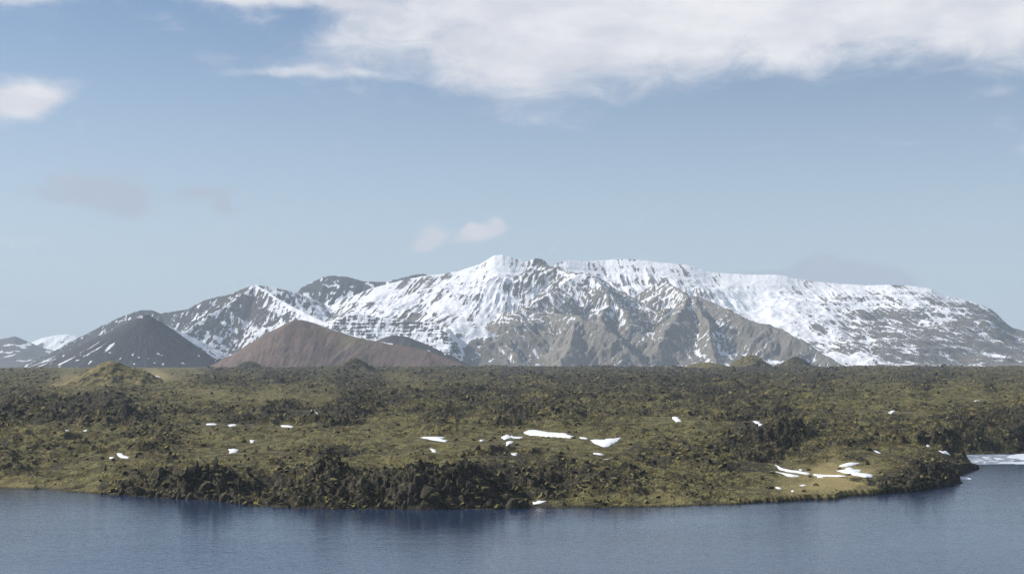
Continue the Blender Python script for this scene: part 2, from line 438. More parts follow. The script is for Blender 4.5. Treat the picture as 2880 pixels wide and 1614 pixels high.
PR = np.array([300, 400, 480, 600, 800, 1000, 1300, 1700, 2200, 2600, 2900, 3400], float)
PZ = np.array([5.4, 6.0, 8.4, 11.6, 15.0, 17.8, 20.5, 24.0, 28.0, 31.0, 29.0, 14], float)
def plateau(x, y):
    r = np.hypot(x, y)
    z = np.interp(r, PR, PZ)
    a = 1.0 + np.clip((r - 500) / 1500, 0, 1) * 0.5
    return z + a * (2.2 * fbm(x / 170, y / 170, 3, 3)) + np.clip((r - 900) / 900, 0, 1) * 4.5 * fbm(x / 330, y / 700, 3, 4)
def on_plateau(px, py):
    """world x, y where the sight line through a photo pixel meets the plateau"""
    rx, rz = ray(px, py)
    rr = np.arange(330, 3000, 2.0)
    X = rx * rr; Y = rr
    hit = np.nonzero(plateau(X, Y) >= CAMZ + rz * Y)[0]
    k = hit[0] if len(hit) else len(rr) - 1
    return float(X[k]), float(Y[k])
# broad swells: photo pixel of the foot, half width in pixels, height (m), depth factor
MOUNDS = [(1300, 1222, 150, 4.6, 0.9), (1080, 1170, 200, 4.5, 0.8), (850, 1180, 170, 4.2, .8), (640, 1165, 150, 4.0, .8), (330, 1180, 110, 5, .9), (80, 1190, 120, 4.5, .9),
          (2180, 1240, 120, 2.8, .9), (1960, 1320, 170, 3.8, .8), (2600, 1230, 220, 4.5, .8), (2820, 1235, 140, 4.5, .9), (1620, 1140, 220, 4.5, .8), (2400, 1130, 250, 4, .8),
          (1330, 1120, 260, 5, .7), (620, 1085, 180, 4, .7), (1000, 1080, 220, 3.5, .6), (1850, 1085, 260, 4.5, .7), (2120, 1120, 160, 4, .7), (2730, 1110, 200, 4, .7), (160, 1110, 160, 3.5, .7),
          (1760, 1235, 160, 3.2, .8), (1440, 1290, 120, 2.6, .8), (2250, 1140, 120, 3.5, .7), (480, 1125, 120, 4, .7)]
_mw = [(on_plateau(px, py), hw, h, df) for px, py, hw, h, df in MOUNDS]
HOLLOW = [(*onz(2330, 1352, 2.5), 62, 70, 2.2, 0.75), (*onz(2728, 1318, 0.8), 15, 16, 1.0, 0.9), (*onz(2660, 1305, 3.5), 26, 42, 3.6, 0.8)]       # grassy hollow behind the right-hand shore

def base_h(x, y):
    d, w = shore_dist(x, y)
    dj = d + 2.2 * fbm(x / 14, y / 14, 3, 21) + 3.0 * fbm(x / 45, y / 45, 2, 22) * np.clip(w / 20, 0.3, 1)
    rib = ridged(x / 11, y / 11, 3, 23) - 0.62
    dj = dj + np.clip(7.5 * rib, -4, 4) * (1 - sst(w, 16, 34)) * sst(dj, 0.6, 4.0)
    p = plateau(x, y)
    for (mx, my), hw, h, df in _mw:
        R = hw / F * my
        q = ((x - mx) / R) ** 2 + ((y - my - R * df) / (R * df * 1.2)) ** 2
        p = p + h * np.exp(-q * 1.3) * (1 + 0.3 * fbm(x / 25, y / 25, 3, 44))
    rise = sst(dj, -0.3, 1.0 * w) if np.isscalar(w) else np.clip((dj + 0.3) / (w + 0.3), 0, 1)
    steep = rise * rise * (3 - 2 * rise)
    gentle = 0.25 * np.clip(dj / 12, 0, 1) + 0.75 * steep
    k = sst(w, 24, 60)
    z = p * (steep * (1 - k) + gentle * k * 0.96)
    for hx, hy, rx_, ry_, tz, st in HOLLOW:
        q = np.exp(-(((x - hx) / rx_) ** 2 + ((y - hy) / ry_) ** 2) ** 1.5)
        z = z * (1 - st * q) + tz * st * q
    under = -0.25 + np.maximum(dj, -60) * 0.12
    return np.where(dj > 0, np.maximum(z, 0.12 + 0.02 * np.minimum(dj, 10)), under), dj, w

ROCKPTS = [(950, 1302, .15), (1050, 1297, .12), (1150, 1290, .18), (1250, 1285, .25), (650, 1302, .22), (550, 1297, .22), (450, 1302, .35), (750, 1312, .3), (2690, 1300, .35), (2640, 1290, .3), (100, 1060, .5), (330, 1035, .0), (450, 1058, .05), (220, 1070, .05), (150, 1100, .35), (600, 1062, .9), (800, 1060, .95), (1000, 1060, .8), (1200, 1050, .7), (1450, 1050, .75), (1700, 1050, .8),
           (1900, 1050, .9), (2100, 1058, .85), (2300, 1052, .75), (2500, 1050, .6), (2600, 1060, .9), (2800, 1070, .6), (1150, 1075, .3), (1350, 1080, .55), (700, 1085, .6),
           (100, 1130, .6), (300, 1145, .9), (400, 1115, .4), (600, 1108, .02), (750, 1118, .02), (880, 1122, .1), (900, 1090, .5), (1000, 1125, .85), (1150, 1120, .6), (1350, 1100, .6), (1600, 1110, .6),
           (1800, 1110, .55), (2000, 1120, .7), (2200, 1100, .5), (2500, 1110, .3), (2700, 1110, .2), (2850, 1110, .35), (2400, 1095, .4),
           (50, 1180, .85), (250, 1162, .9), (350, 1150, .8), (500, 1180, .4), (650, 1172, .6), (800, 1165, .85), (950, 1172, .85), (1100, 1195, .2), (1300, 1205, .3), (1240, 1185, .75), (1450, 1170, .75),
           (1600, 1180, .5), (1750, 1170, .4), (1950, 1170, .5), (2150, 1180, .75), (2300, 1155, .4), (2450, 1140, .25), (2600, 1150, .25), (2700, 1180, .6), (2850, 1190, .75),
           (100, 1220, .25), (300, 1230, .3), (600, 1230, .2), (800, 1232, .04), (950, 1235, .05), (1050, 1215, .04), (1200, 1235, .05), (1500, 1232, .06), (1350, 1228, .05), (1650, 1225, .1), (1800, 1205, .1), (1950, 1200, .08),
           (2200, 1212, .8), (2350, 1220, .4), (2500, 1215, .55), (2700, 1240, .8), (2850, 1250, .85),
           (100, 1280, .4), (300, 1290, .45), (450, 1290, .55), (700, 1280, .3), (900, 1285, .35), (1100, 1262, .4), (980, 1258, .55), (1300, 1262, .3), (1420, 1275, .7), (1700, 1250, .35), (1850, 1270, .5), (2050, 1280, .5), (2100, 1310, .8), (2250, 1280, .3), (2500, 1290, .25),
           (100, 1330, .5), (200, 1352, .2), (450, 1340, .9), (600, 1350, .85), (800, 1340, .6), (950, 1350, .95), (1150, 1350, 1), (1350, 1350, 1), (1550, 1330, .65), (1700, 1330, .5), (1900, 1355, .3), (2100, 1350, .35), (2300, 1335, .0),
           (2350, 1360, .0), (2400, 1375, .15), (2600, 1340, .6), (2650, 1355, .9), (100, 1368, .1), (400, 1380, .6), (900, 1415, .6), (1600, 1410, .35), (1900, 1405, .25), (2200, 1390, .2), (2700, 1325, .5)]
ROCKMAP = PixMap(ROCKPTS, (-400, 3300, 1020, 1440), 300, 120, 3.2, 2.2)
GRASSPTS = [(px, py, 0) for px in range(0, 2900, 120) for py in (1045, 1090, 1140, 1190, 1240, 1290, 1340, 1385)]
GRASSPTS = [p for p in GRASSPTS if not (2180 < p[0] < 2480 and 1290 < p[1] < 1400)]
GRASSPTS += [(2330, 1335, 1), (2260, 1350, .5), (2380, 1330, 1), (2300, 1362, 1), (2380, 1360, .9), (2340, 1318, .8), (2230, 1372, .6), (2420, 1350, .6), (2280, 1395, .35), (2450, 1375, .3), (2320, 1395, .5),
             (330, 1038, .7), (450, 1055, .75), (220, 1070, .6), (560, 1042, .5), (60, 1368, .55), (150, 1372, .5), (600, 1108, .25), (750, 1115, .25), (2080, 1395, .2), (1850, 1400, .35), (1900, 1412, .4)]
GRASSMAP = PixMap(GRASSPTS, (-400, 3300, 1020, 1440), 300, 120, 3.4, 2.2)

# ---- snow patches lying in the lava field: photo outlines and labels
PATCHES = [
 ('largest snow drift, a long white wedge below the mossy mound', [(1472, 1216), (1485, 1210), (1510, 1210), (1540, 1215), (1590, 1219), (1612, 1228), (1606, 1234), (1570, 1231), (1520, 1227), (1490, 1224)]),
 ('short snow link between the long drift and the forked drift', [(1626, 1229), (1650, 1231), (1656, 1237), (1632, 1235)]),
 ('broad forked snow drift ending in a point under a mossy slope', [(1658, 1238), (1700, 1237), (1730, 1234), (1748, 1231), (1735, 1243), (1712, 1256), (1696, 1258), (1675, 1250), (1664, 1244)]),
 ('ragged snow strip just before the long white drift', [(1408, 1228), (1422, 1222), (1450, 1226), (1472, 1226), (1464, 1232), (1440, 1232), (1420, 1236)]),
 ('zigzag snow scrap running down below the ragged strip', [(1425, 1241), (1444, 1240), (1438, 1250), (1420, 1257), (1422, 1248)]),
 ('small snow wedge on the brow over the dark cliff', [(1434, 1275), (1455, 1275), (1452, 1283), (1440, 1280)]),
 ('flat snow sheet on moss before the rounded mound', [(1178, 1231), (1200, 1229), (1230, 1228), (1252, 1229), (1240, 1233), (1260, 1238), (1250, 1242), (1215, 1238), (1195, 1234)]),
 ('thin snow lick beneath the flat snow sheet', [(1208, 1261), (1222, 1263), (1228, 1273), (1216, 1271)]),
 ('tiny snow dab on moss between the sheet and the ragged strip', [(1348, 1236), (1362, 1235), (1360, 1239), (1350, 1240)]),
 ('curved snow sliver below the forked drift', [(1668, 1275), (1690, 1276), (1698, 1281), (1690, 1282), (1672, 1279)]),
 ('tiny snow dab just downhill of the curved sliver', [(1698, 1292), (1712, 1292), (1708, 1298), (1700, 1297)]),
 ('snow block at the water edge beneath the cliff foot', [(1496, 1410), (1512, 1407), (1535, 1406), (1538, 1412), (1515, 1416), (1500, 1417)]),
 ('slanting snow streak on the slope beyond the forked drift', [(1888, 1172), (1905, 1174), (1918, 1186), (1903, 1186), (1892, 1180)]),
 ('narrow snow streak above the mossy shelf, right of the slanting streak', [(2116, 1183), (2132, 1185), (2146, 1196), (2138, 1199), (2124, 1190)]),
 ('star-shaped snow patch amid rocks near the western shore', [(330, 1275), (345, 1276), (350, 1281), (362, 1287), (360, 1292), (340, 1290), (330, 1286)]),
 ('small snow strip beside the star-shaped patch', [(307, 1288), (322, 1286), (320, 1292), (308, 1292)]),
 ('squarish snow patch on moss above the western cliff', [(643, 1264), (660, 1260), (671, 1265), (664, 1272), (646, 1275)]),
 ('small bright snow dab above the squarish patch', [(702, 1237), (716, 1238), (714, 1244), (705, 1245)]),
 ('short snow dash on moss near the squarish patch', [(778, 1271), (793, 1271), (792, 1274), (780, 1275)]),
 ('level snow bar at the foot of the western rock bank', [(579, 1191), (610, 1192), (608, 1196), (582, 1196)]),
 ('snow nick at the end of the level western bar', [(640, 1195), (664, 1193), (664, 1198), (646, 1200)]),
 ('level snow bar under the dark central rock bank', [(788, 1197), (824, 1199), (822, 1202), (792, 1201)]),
 ('slanting snow streak in a gap of the dark central rock bank', [(872, 1153), (894, 1163), (892, 1167), (876, 1159)]),
 ('pale snow smudge at the foot of the slanting gap streak', [(870, 1168), (886, 1167), (884, 1173), (872, 1173)]),
 ('bright snow patch low on the yellow mossy hill', [(200, 1074), (214, 1069), (222, 1073), (220, 1079), (205, 1081)]),
 ('small snow dash above the bright patch on the yellow hill', [(229, 1063), (239, 1062), (237, 1067), (230, 1067)]),
 ('snow strip at the east foot of the yellow mossy hill', [(404, 1070), (425, 1073), (429, 1076), (412, 1077)]),
 ('faint snow dash above the strip by the yellow hill', [(432, 1056), (450, 1059), (449, 1063), (438, 1061)]),
 ('small snow dash on the moss west of the star-shaped patch', [(180, 1210), (192, 1210), (191, 1213), (181, 1213)]),
 ('small snow dash on the moss above the star-shaped patch', [(235, 1210), (245, 1209), (244, 1214), (236, 1214)]),
 ('oval snow scrap on the far eastern moss slope', [(2738, 1127), (2752, 1124), (2755, 1128), (2740, 1131)]),
 ('snow streak below the oval scrap on the eastern slope', [(2498, 1160), (2512, 1153), (2518, 1156), (2506, 1164)]),
 ('long curved snow ribbon along the west rim of the grassy hollow', [(2174, 1303), (2186, 1309), (2205, 1317), (2230, 1322), (2262, 1327), (2280, 1332), (2270, 1335), (2240, 1330), (2214, 1327), (2196, 1321)]),
 ('second snow ribbon just below the long curved one', [(2180, 1326), (2205, 1331), (2225, 1334), (2248, 1338), (2246, 1342), (2216, 1342), (2206, 1337)]),
 ('thin snow line crossing the middle of the grassy hollow', [(2284, 1332), (2320, 1335), (2370, 1337), (2378, 1340), (2330, 1340), (2288, 1337)]),
 ('short snow dash beneath the thin line in the hollow', [(2297, 1338), (2318, 1340), (2316, 1344), (2300, 1343)]),
 ('upper snow slab at the back of the grassy hollow', [(2357, 1310), (2375, 1303), (2388, 1300), (2418, 1301), (2406, 1307), (2385, 1312), (2362, 1312)]),
 ('oval snow pad between the two slabs of the hollow', [(2374, 1318), (2385, 1314), (2400, 1315), (2402, 1319), (2385, 1321)]),
 ('large lower snow slab on the east side of the grassy hollow', [(2350, 1323), (2380, 1321), (2422, 1321), (2416, 1330), (2440, 1332), (2456, 1335), (2452, 1341), (2435, 1343), (2400, 1336), (2370, 1329)]),
 ('round snow pad above the long curved ribbon', [(2246, 1320), (2254, 1317), (2259, 1320), (2252, 1324)]),
 ('flat snow fleck on the front of the grassy hollow', [(2247, 1364), (2262, 1362), (2271, 1364), (2258, 1367)]),
 ('slanting snow fleck at the west end of the hollow', [(2178, 1369), (2192, 1369), (2201, 1374), (2188, 1375)]),
 ('small snow fleck nearest the lake below the hollow', [(2224, 1379), (2234, 1378), (2235, 1383), (2226, 1383)]),
 ('short snow streak on the slope above the rocky headland', [(2457, 1267), (2466, 1268), (2480, 1274), (2476, 1277), (2464, 1273)]),
 ('snow bank running down to the icy inlet shore', [(2640, 1268), (2652, 1269), (2668, 1274), (2676, 1278), (2668, 1280), (2652, 1275)]),
 ('small bright snow patch above the inlet snow bank', [(2604, 1252), (2612, 1251), (2615, 1258), (2606, 1259)]),
]
def poly_sdf(x, y, P):
    P = np.asarray(P); n = len(P); best = np.full(x.shape, 1e18); ins = np.zeros(x.shape, bool); j = n - 1
    for i in range(n):
        ax, ay = P[j]; bx, by = P[i]
        t = np.clip(((x - ax) * (bx - ax) + (y - ay) * (by - ay)) / ((bx - ax) ** 2 + (by - ay) ** 2 + 1e-9), 0, 1)
        best = np.minimum(best, (x - ax - t * (bx - ax)) ** 2 + (y - ay - t * (by - ay)) ** 2)
        c = ((by > y) != (ay > y)); xi = (ax - bx) * (y - by) / ((ay - by) if ay != by else 1e-9) + bx
        ins ^= c & (x < xi); j = i
    d = np.sqrt(best); return np.where(ins, d, -d)
def march_many(pts):
    """first hits of sight lines through photo pixels on the smooth ground"""
    p = np.array(pts, float); rx, rz = ray(p[:, 0], p[:, 1])
    lo = np.full(len(p), 330.0); hit = np.full(len(p), np.nan)
    rr = np.concatenate([np.arange(340, 900, 4.0), np.arange(900, 3000, 14.0)])
    X, Y = rx[:, None] * rr, np.broadcast_to(rr, (len(p), len(rr)))
    ok = base_h(X, Y)[0] >= CAMZ + rz[:, None] * Y
    k = np.where(ok.any(1), ok.argmax(1), len(rr) - 1)
    hi = rr[k]; lo = rr[np.maximum(k - 1, 0)]
    for _ in range(6):
        m = 0.5 * (lo + hi)
        c = base_h(rx * m, m)[0] >= CAMZ + rz * m
        hi = np.where(c, m, hi); lo = np.where(c, lo, m)
    return np.stack([rx * hi, hi], 1)
PATCHW = []
_all = march_many([p for _, pts in PATCHES for p in pts]); _k = 0
for lab, pts in PATCHES:
    PATCHW.append((lab, _all[_k:_k + len(pts)])); _k += len(pts)

def lava_h(x, y, full=True):
    z, dj, w = base_h(x, y)
    px, py = proj(x, y, np.maximum(z, 0.0))
    gs = GRASSMAP(px, py)
    band = fbm(x / 85, y / 48, 4, 81, 0.55)
    rk = np.clip(sst(ROCKMAP(px, py), 0.02, 0.92) + 0.50 * band, 0, 1)
    r = np.hypot(x, y)
    flat = np.zeros_like(x)
    for lab, W in PATCHW:
        x0, y0 = W.min(0) - 36; x1, y1 = W.max(0) + 10
        s = (x > x0) & (x < x1) & (y > y0) & (y < y1)
        if s.any():
            d = poly_sdf(x[s], y[s], W)
            flat[s] = np.maximum(flat[s], sst(d, -5.0, 0.5))
            front = (d < 0) & (y[s] < W[:, 1].max())
            flat[s] = np.maximum(flat[s], np.where(front, sst(d, -34.0, -3.0) * 0.85, 0))
    land = np.clip(dj / 6.0, 0, 1)
    rough = (0.38 + 0.66 * rk) * (1 - 0.93 * np.clip(gs * 1.2, 0, 1)) * (1 - flat) * (0.35 + 0.65 * land)
    far = 1 - np.clip((r - 700) / 1200, 0, 1) * 0.45
    wx = x + 5 * fbm(x / 18, y / 18, 2, 61); wy = y + 5 * fbm(x / 18, y / 18, 2, 62)
    a1 = ridged(wx / 26, wy / 26, 3, 71) - 0.62
    a2 = ridged(wx / 8.0, wy / 8.0, 3, 72) - 0.62
    a3 = np.abs(fbm(x / 2.6, y / 2.6, 3, 73))
    a4 = fbm(x / 60, y / 60, 3, 74)
    a5 = np.abs(perlin(wx / 52, wy / 44, 76)) * 1.3 + 0.5 * np.abs(perlin(wx / 24 + 7, wy / 21, 78)) - 0.42   # tumuli: round tops, sharp hollows
    dz = rough * (3.6 * far * a1 + 3.0 * a2 * far + 2.2 * a3 * (0.5 + rk)) + (1.6 * a4 + 5.6 * a5 * far * (0.55 + 0.7 * rk)) * land * (1 - 0.9 * np.clip(gs * 1.3, 0, 1)) * (1 - 0.92 * flat)
    # crags that stand out of the rockiest ground
    crag = sst(fbm(x / 16, y / 16, 4, 75), 0.12, 0.42) * sst(rk, 0.45, 0.9)
    dz = dz + crag * (1 - flat) * 2.2 * far * (0.6 + 0.8 * a3)
    z2 = np.where(dj > 0, np.maximum(z + dz, 0.05 + 0.02 * np.minimum(dj, 10)), z)
    rockv = np.clip(rk * 0.74 + 0.16 + 0.95 * a2 - 0.35 * a5 + 0.45 * crag + 0.45 * a1 + 0.25 * (a3 - 0.2) - 0.3 * gs, -0.3, 1.3)
    # bank face is bare rock where it is steep
    rockv = np.maximum(rockv, (1 - sst(dj, w * 0.8, w * 1.4)) * (1 - sst(w, 18, 34)) * (0.42 + 0.75 * sst(a2, -0.2, 0.2)))
    low = np.clip(-a2 * 1.4 - a1 * 0.8, 0, 1)
    return z2, rockv, gs, low, rk, dj, w, flat

def lava_field():
    nc, nr = 1060, 760
    az = np.linspace(math.radians(-24.5), math.radians(24.5), nc)
    # rings: fine near the shore, opening out with distance
    rr = 372 * np.exp(np.linspace(0, math.log(3250 / 372), nr))
    A, R = np.meshgrid(az, rr)
    X, Y = R * np.sin(A), R * np.cos(A)
    z, rockv, gs, low, rk, dj, w, flat = lava_h(X, Y)
    z = np.where(R > 2900, z - (R - 2900) * 0.05, z)
    return grid_mesh('lava_field', X, Y, z, {'rock': rockv, 'grass': np.clip(gs, 0, 1), 'low': low, 'rough': rk}, keep=dj > -25)
link('lava_field', lava_field(), M_LAVA, kind='structure', label='moss-covered lava field between the lake and the mountains')

# ---- mossy hills standing on the far edge of the lava field
def hill(label, pxl, pyl, half, Y, sharp, rocky, grassy, seed, skew=0.0):
    x0, y0, zt = at(pxl, pyl, Y); R = half / F * Y * 1.25
    zb = float(plateau(np.array(x0), np.array(Y))) - 3
    n = 110
    u = np.linspace(-1, 1, n); U, V = np.meshgrid(u, u)
    D = np.hypot(U + skew * (1 - np.abs(U)), V)
    prof = np.clip(1 - D ** sharp, 0, 1) if sharp < 1.6 else np.exp(-(D * 1.75) ** sharp)
    X, Yy = x0 + U * R, Y + V * R
    H = zt - zb
    nz = fbm(X / (R * .35), Yy / (R * .35), 4, seed)
    Z = zb + H * prof * 0.97 + H * 0.20 * nz * np.clip(D * 3, 0, 1) + (0.35 + rocky) * 2.2 * (ridged(X / 9, Yy / 9, 3, seed + 3) - 0.5) * np.clip(prof * 2, 0, 1) * np.clip(0.15 + D, 0, 1) + 1.1 * fbm(X / 3.5, Yy / 3.5, 3, seed + 8) * np.clip(prof * 2, 0, 1) - (D > 1) * 4
    rk = np.clip(rocky * 0.75 + 0.10 + 1.0 * (ridged(X / 12, Yy / 12, 3, seed + 5) - 0.62), -0.3, 1)
    me = grid_mesh('hill', X, Yy, Z, {'rock': rk, 'grass': np.full_like(X, grassy) * np.clip(0.7 + nz, 0, 1), 'low': np.zeros_like(X), 'rough': np.full_like(X, 0.15 + 0.5 * rocky)})
    return link('hill', me, M_LAVA, label=label, category='hill', kind='structure')
hill('yellow mossy hill on the western edge of the lava field', 332, 1014, 150, 1250, 2.0, 0.25, 0.75, 1, 0.1)
hill('small dark cone hill in front of the red cinder mountain foot', 702, 1015, 62, 2450, 1.9, 0.75, 0.0, 2)
hill('dark green pointed hill before the red cinder slope', 990, 1005, 70, 1900, 1.8, 0.5, 0.0, 3, -0.1)
hill('pale mossy cone hill, taller of the eastern pair', 2112, 995, 62, 2450, 1.35, 0.15, 0.30, 4)
hill('dark mossy cone hill, lower of the eastern pair', 2236, 1001, 60, 2480, 1.6, 0.5, 0.0, 5)
hill('low grassy rise beside the pale eastern cone hill', 1985, 1018, 90, 2520, 2.2, 0.2, 0.4, 6)

# ================================================================== MOUNTAINS
def ridge_field(X, Y, lines, gully=0.0, gl=60.0, seed=0):
    """height of roof-like slopes falling from 3-D crest lines [(points, slope_left, slope_right)]"""
    best = np.full(X.shape, -1e9); dist = np.full(X.shape, 1e9); along = np.zeros_like(X)
    off = 0.0
    for pts, sl in lines:
        P = np.array([at(*p) for p in pts])
        for i in range(len(P) - 1):
            a, b = P[i], P[i + 1]; L2 = (b[0] - a[0]) ** 2 + (b[1] - a[1]) ** 2
            tr = ((X - a[0]) * (b[0] - a[0]) + (Y - a[1]) * (b[1] - a[1])) / L2
            t = np.clip(tr, 0, 1)
            d = np.hypot(X - a[0] - t * (b[0] - a[0]), Y - a[1] - t * (b[1] - a[1]))
            L = math.sqrt(L2)
            s = off + tr * L
            gx = ridged(s / gl, d / (gl * 6), 3, seed) - 0.6 if gully else 0
            z = a[2] + t * (b[2] - a[2]) - sl * d * (1.0 - 0.18 * np.clip(d / 700, 0, 1)) + gully * gx * np.clip(d / 90, 0, 1)
            c = z > best
            best = np.where(c, z, best); dist = np.where(c, d, dist); along = np.where(c, s, along)
            off += L
    return best, dist, along

COVER = [(1400, 730, .97), (1330, 760, .88), (1250, 785, .75), (1200, 825, .72), (1300, 815, .76), (1100, 850, .92), (1250, 865, .97), (1400, 800, .72), (1450, 765, .85), (1515, 735, .2), (1480, 810, .7),
 (1400, 850, .86), (1350, 890, .8), (1250, 920, .85), (1150, 925, .55), (1300, 945, .62), (1230, 965, .72), (1600, 748, .85), (1700, 752, .75), (1800, 760, .72), (1900, 770, .7), (1660, 785, .5), (1600, 800, .52),
 (1700, 830, .45), (1560, 835, .35), (1640, 850, .22), (1750, 850, .5), (1800, 820, .8), (1850, 800, .82), (1780, 890, .4), (1850, 860, .5), (1400, 955, .1), (1500, 950, .03), (1600, 960, .02), (1650, 1000, .02), (1750, 990, .1),
 (1530, 900, .36), (1450, 930, .3), (1560, 880, .4), (1950, 850, .35), (1930, 900, .1), (1870, 930, .1), (1900, 1000, .08), (2000, 890, .2), (2020, 930, .5), (2050, 965, .35), (2130, 960, .1), (2200, 985, .08), (2080, 1010, .3), (1980, 990, .3),
 (2000, 795, .85), (2100, 800, .92), (2200, 800, .86), (2300, 830, .85), (2100, 850, .93), (2200, 870, .93), (2300, 870, .78), (2400, 830, .74), (2500, 850, .68), (2600, 840, .62), (2650, 880, .5), (2250, 920, .75), (2350, 940, .6),
 (2400, 900, .5), (2450, 925, .25), (2500, 905, .3), (2550, 935, .15), (2600, 965, .18), (2700, 930, .15), (2800, 950, .10), (2850, 1000, .12), (2400, 985, .55), (2300, 985, .62), (2500, 995, .3), (2650, 1005, .14), (2720, 870, .35), (2780, 900, .2), (2830, 925, .05),
 (1000, 905, .4), (1100, 902, .35), (1200, 908, .4), (1050, 930, .5), (1000, 880, .6), (1100, 880, .9), (950, 900, .5)]
BUTT = [(1660, 785, .88), (1600, 800, .85), (1700, 830, .72), (1560, 835, .62), (1620, 775, .92), (1640, 850, .35), (1740, 800, .75), (1800, 840, .8), (1750, 850, .6), (1780, 890, .35), (1850, 860, .65), (1900, 830, .7), (1400, 955, .12), (1500, 950, .02), (1600, 960, .01), (1650, 1000, .02), (1750, 990, .08),
 (1530, 900, .30), (1450, 925, .28), (1560, 880, .4), (1700, 930, .08), (1950, 850, .25), (1940, 830, .15), (1930, 900, .08), (1870, 930, .10), (1820, 960, .2), (1900, 1000, .06), (1985, 890, .15), (2020, 930, .5), (2050, 965, .35), (2130, 940, .06), (2130, 970, .1), (2200, 985, .06), (2100, 900, .03), (2080, 1010, .3), (1980, 990, .3),
 (1350, 960, .3), (1300, 985, .45), (1450, 860, .65), (1400, 900, .6), (1500, 840, .6), (1600, 760, .8), (1850, 800, .7), (2300, 1000, .15), (1800, 1010, .06)]
BUTTMAP = PixMap(BUTT, (600, 3000, 690, 1060), 240, 110, 3.5, 1.5)
_MAINX = {(1660, 785), (1600, 800), (1700, 830), (1560, 835), (1640, 850), (1750, 850), (1780, 890), (1850, 860), (1400, 955), (1500, 950), (1600, 960), (1650, 1000), (1750, 990), (1530, 900), (1450, 930), (1560, 880), (1950, 850), (1930, 900), (1870, 930), (1900, 1000), (2000, 890), (2020, 930), (2050, 965), (2130, 960), (2200, 985), (2080, 1010), (1980, 990)}
COVER = [p for p in COVER if p[:2] not in _MAINX] + [(1700, 830, .85), (1850, 860, .9), (2050, 900, .9), (2200, 960, .7), (1950, 950, .8), (1500, 900, .8), (1450, 1018, .04), (1350, 1015, .05), (1600, 1022, .04), (1900, 1022, .08), (2050, 1015, .25), (2130, 1018, .3), (1750, 1022, .04)]
COVERMAP = PixMap(COVER, (600, 3000, 690, 1060), 240, 110, 3.5, 1.5)
TONE = [(1300, 800, .3), (1500, 750, .2), (1450, 930, .75), (1560, 930, .9), (1650, 960, .8), (1400, 990, .8), (1600, 1010, .95), (1800, 950, .6), (1900, 900, .7), (2000, 950, .65), (2150, 960, .75), (2300, 1000, .5), (1960, 830, .8), (1650, 830, .5),
        (2200, 800, .25), (2500, 900, .2), (2700, 950, .15), (2830, 930, .0), (2600, 1000, .3), (1100, 900, .0), (1000, 800, .0), (2400, 850, .3), (1220, 980, .5), (2850, 1000, .1), (2000, 760, .1)]
TONEMAP = PixMap(TONE, (600, 3000, 690, 1060), 160, 70, 3.0, 1.5)
SKYL = [(600, 960), (780, 930), (880, 880), (960, 845), (1040, 812), (1120, 790), (1200, 774), (1230, 772), (1290, 762), (1350, 742), (1390, 718), (1415, 716), (1450, 728), (1480, 735), (1496, 730), (1506, 725), (1522, 727), (1533, 733), (1545, 748), (1556, 752),
        (1566, 738), (1600, 732), (1650, 735), (1740, 728), (1780, 728), (1850, 737), (1940, 745), (2000, 765), (2100, 772), (2190, 772), (2250, 785), (2330, 795), (2430, 802), (2500, 800), (2560, 803), (2620, 812), (2655, 830), (2700, 840), (2745, 850),
        (2780, 865), (2805, 882), (2820, 900), (2845, 920), (2880, 930), (2960, 950), (3060, 985), (3200, 1015)]
RIDGES = [
 ([(1515, 736, 6250), (1600, 764, 6120), (1652, 768, 5980), (1720, 818, 5800), (1790, 905, 5560), (1870, 1005, 5300)], 0.79),
 ([(1652, 768, 5980), (1545, 815, 5850), (1440, 882, 5690), (1300, 985, 5480)], 0.64),
 ([(1600, 835, 5780), (1560, 878, 5520), (1640, 884, 5400), (1720, 930, 5270), (1810, 1018, 5120)], 0.90),
 ([(1560, 878, 5520), (1440, 922, 5400), (1300, 1010, 5230)], 0.79),
 ([(1850, 790, 6150), (1945, 826, 5760), (2060, 876, 5560), (2160, 909, 5440), (2260, 961, 5300), (2380, 1026, 5150)], 0.84),
 ([(1945, 826, 5760), (1900, 872, 5540), (1862, 935, 5380), (1840, 1012, 5200)], 0.96),
 ([(1945, 826, 5760), (1985, 885, 5520), (2000, 950, 5320), (2005, 1020, 5150)], 0.96),
 ([(1640, 884, 5400), (1600, 960, 5230), (1580, 1022, 5090)], 1.09),
 ([(1720, 818, 5800), (1690, 900, 5540), (1720, 960, 5300)], 1.02),
]
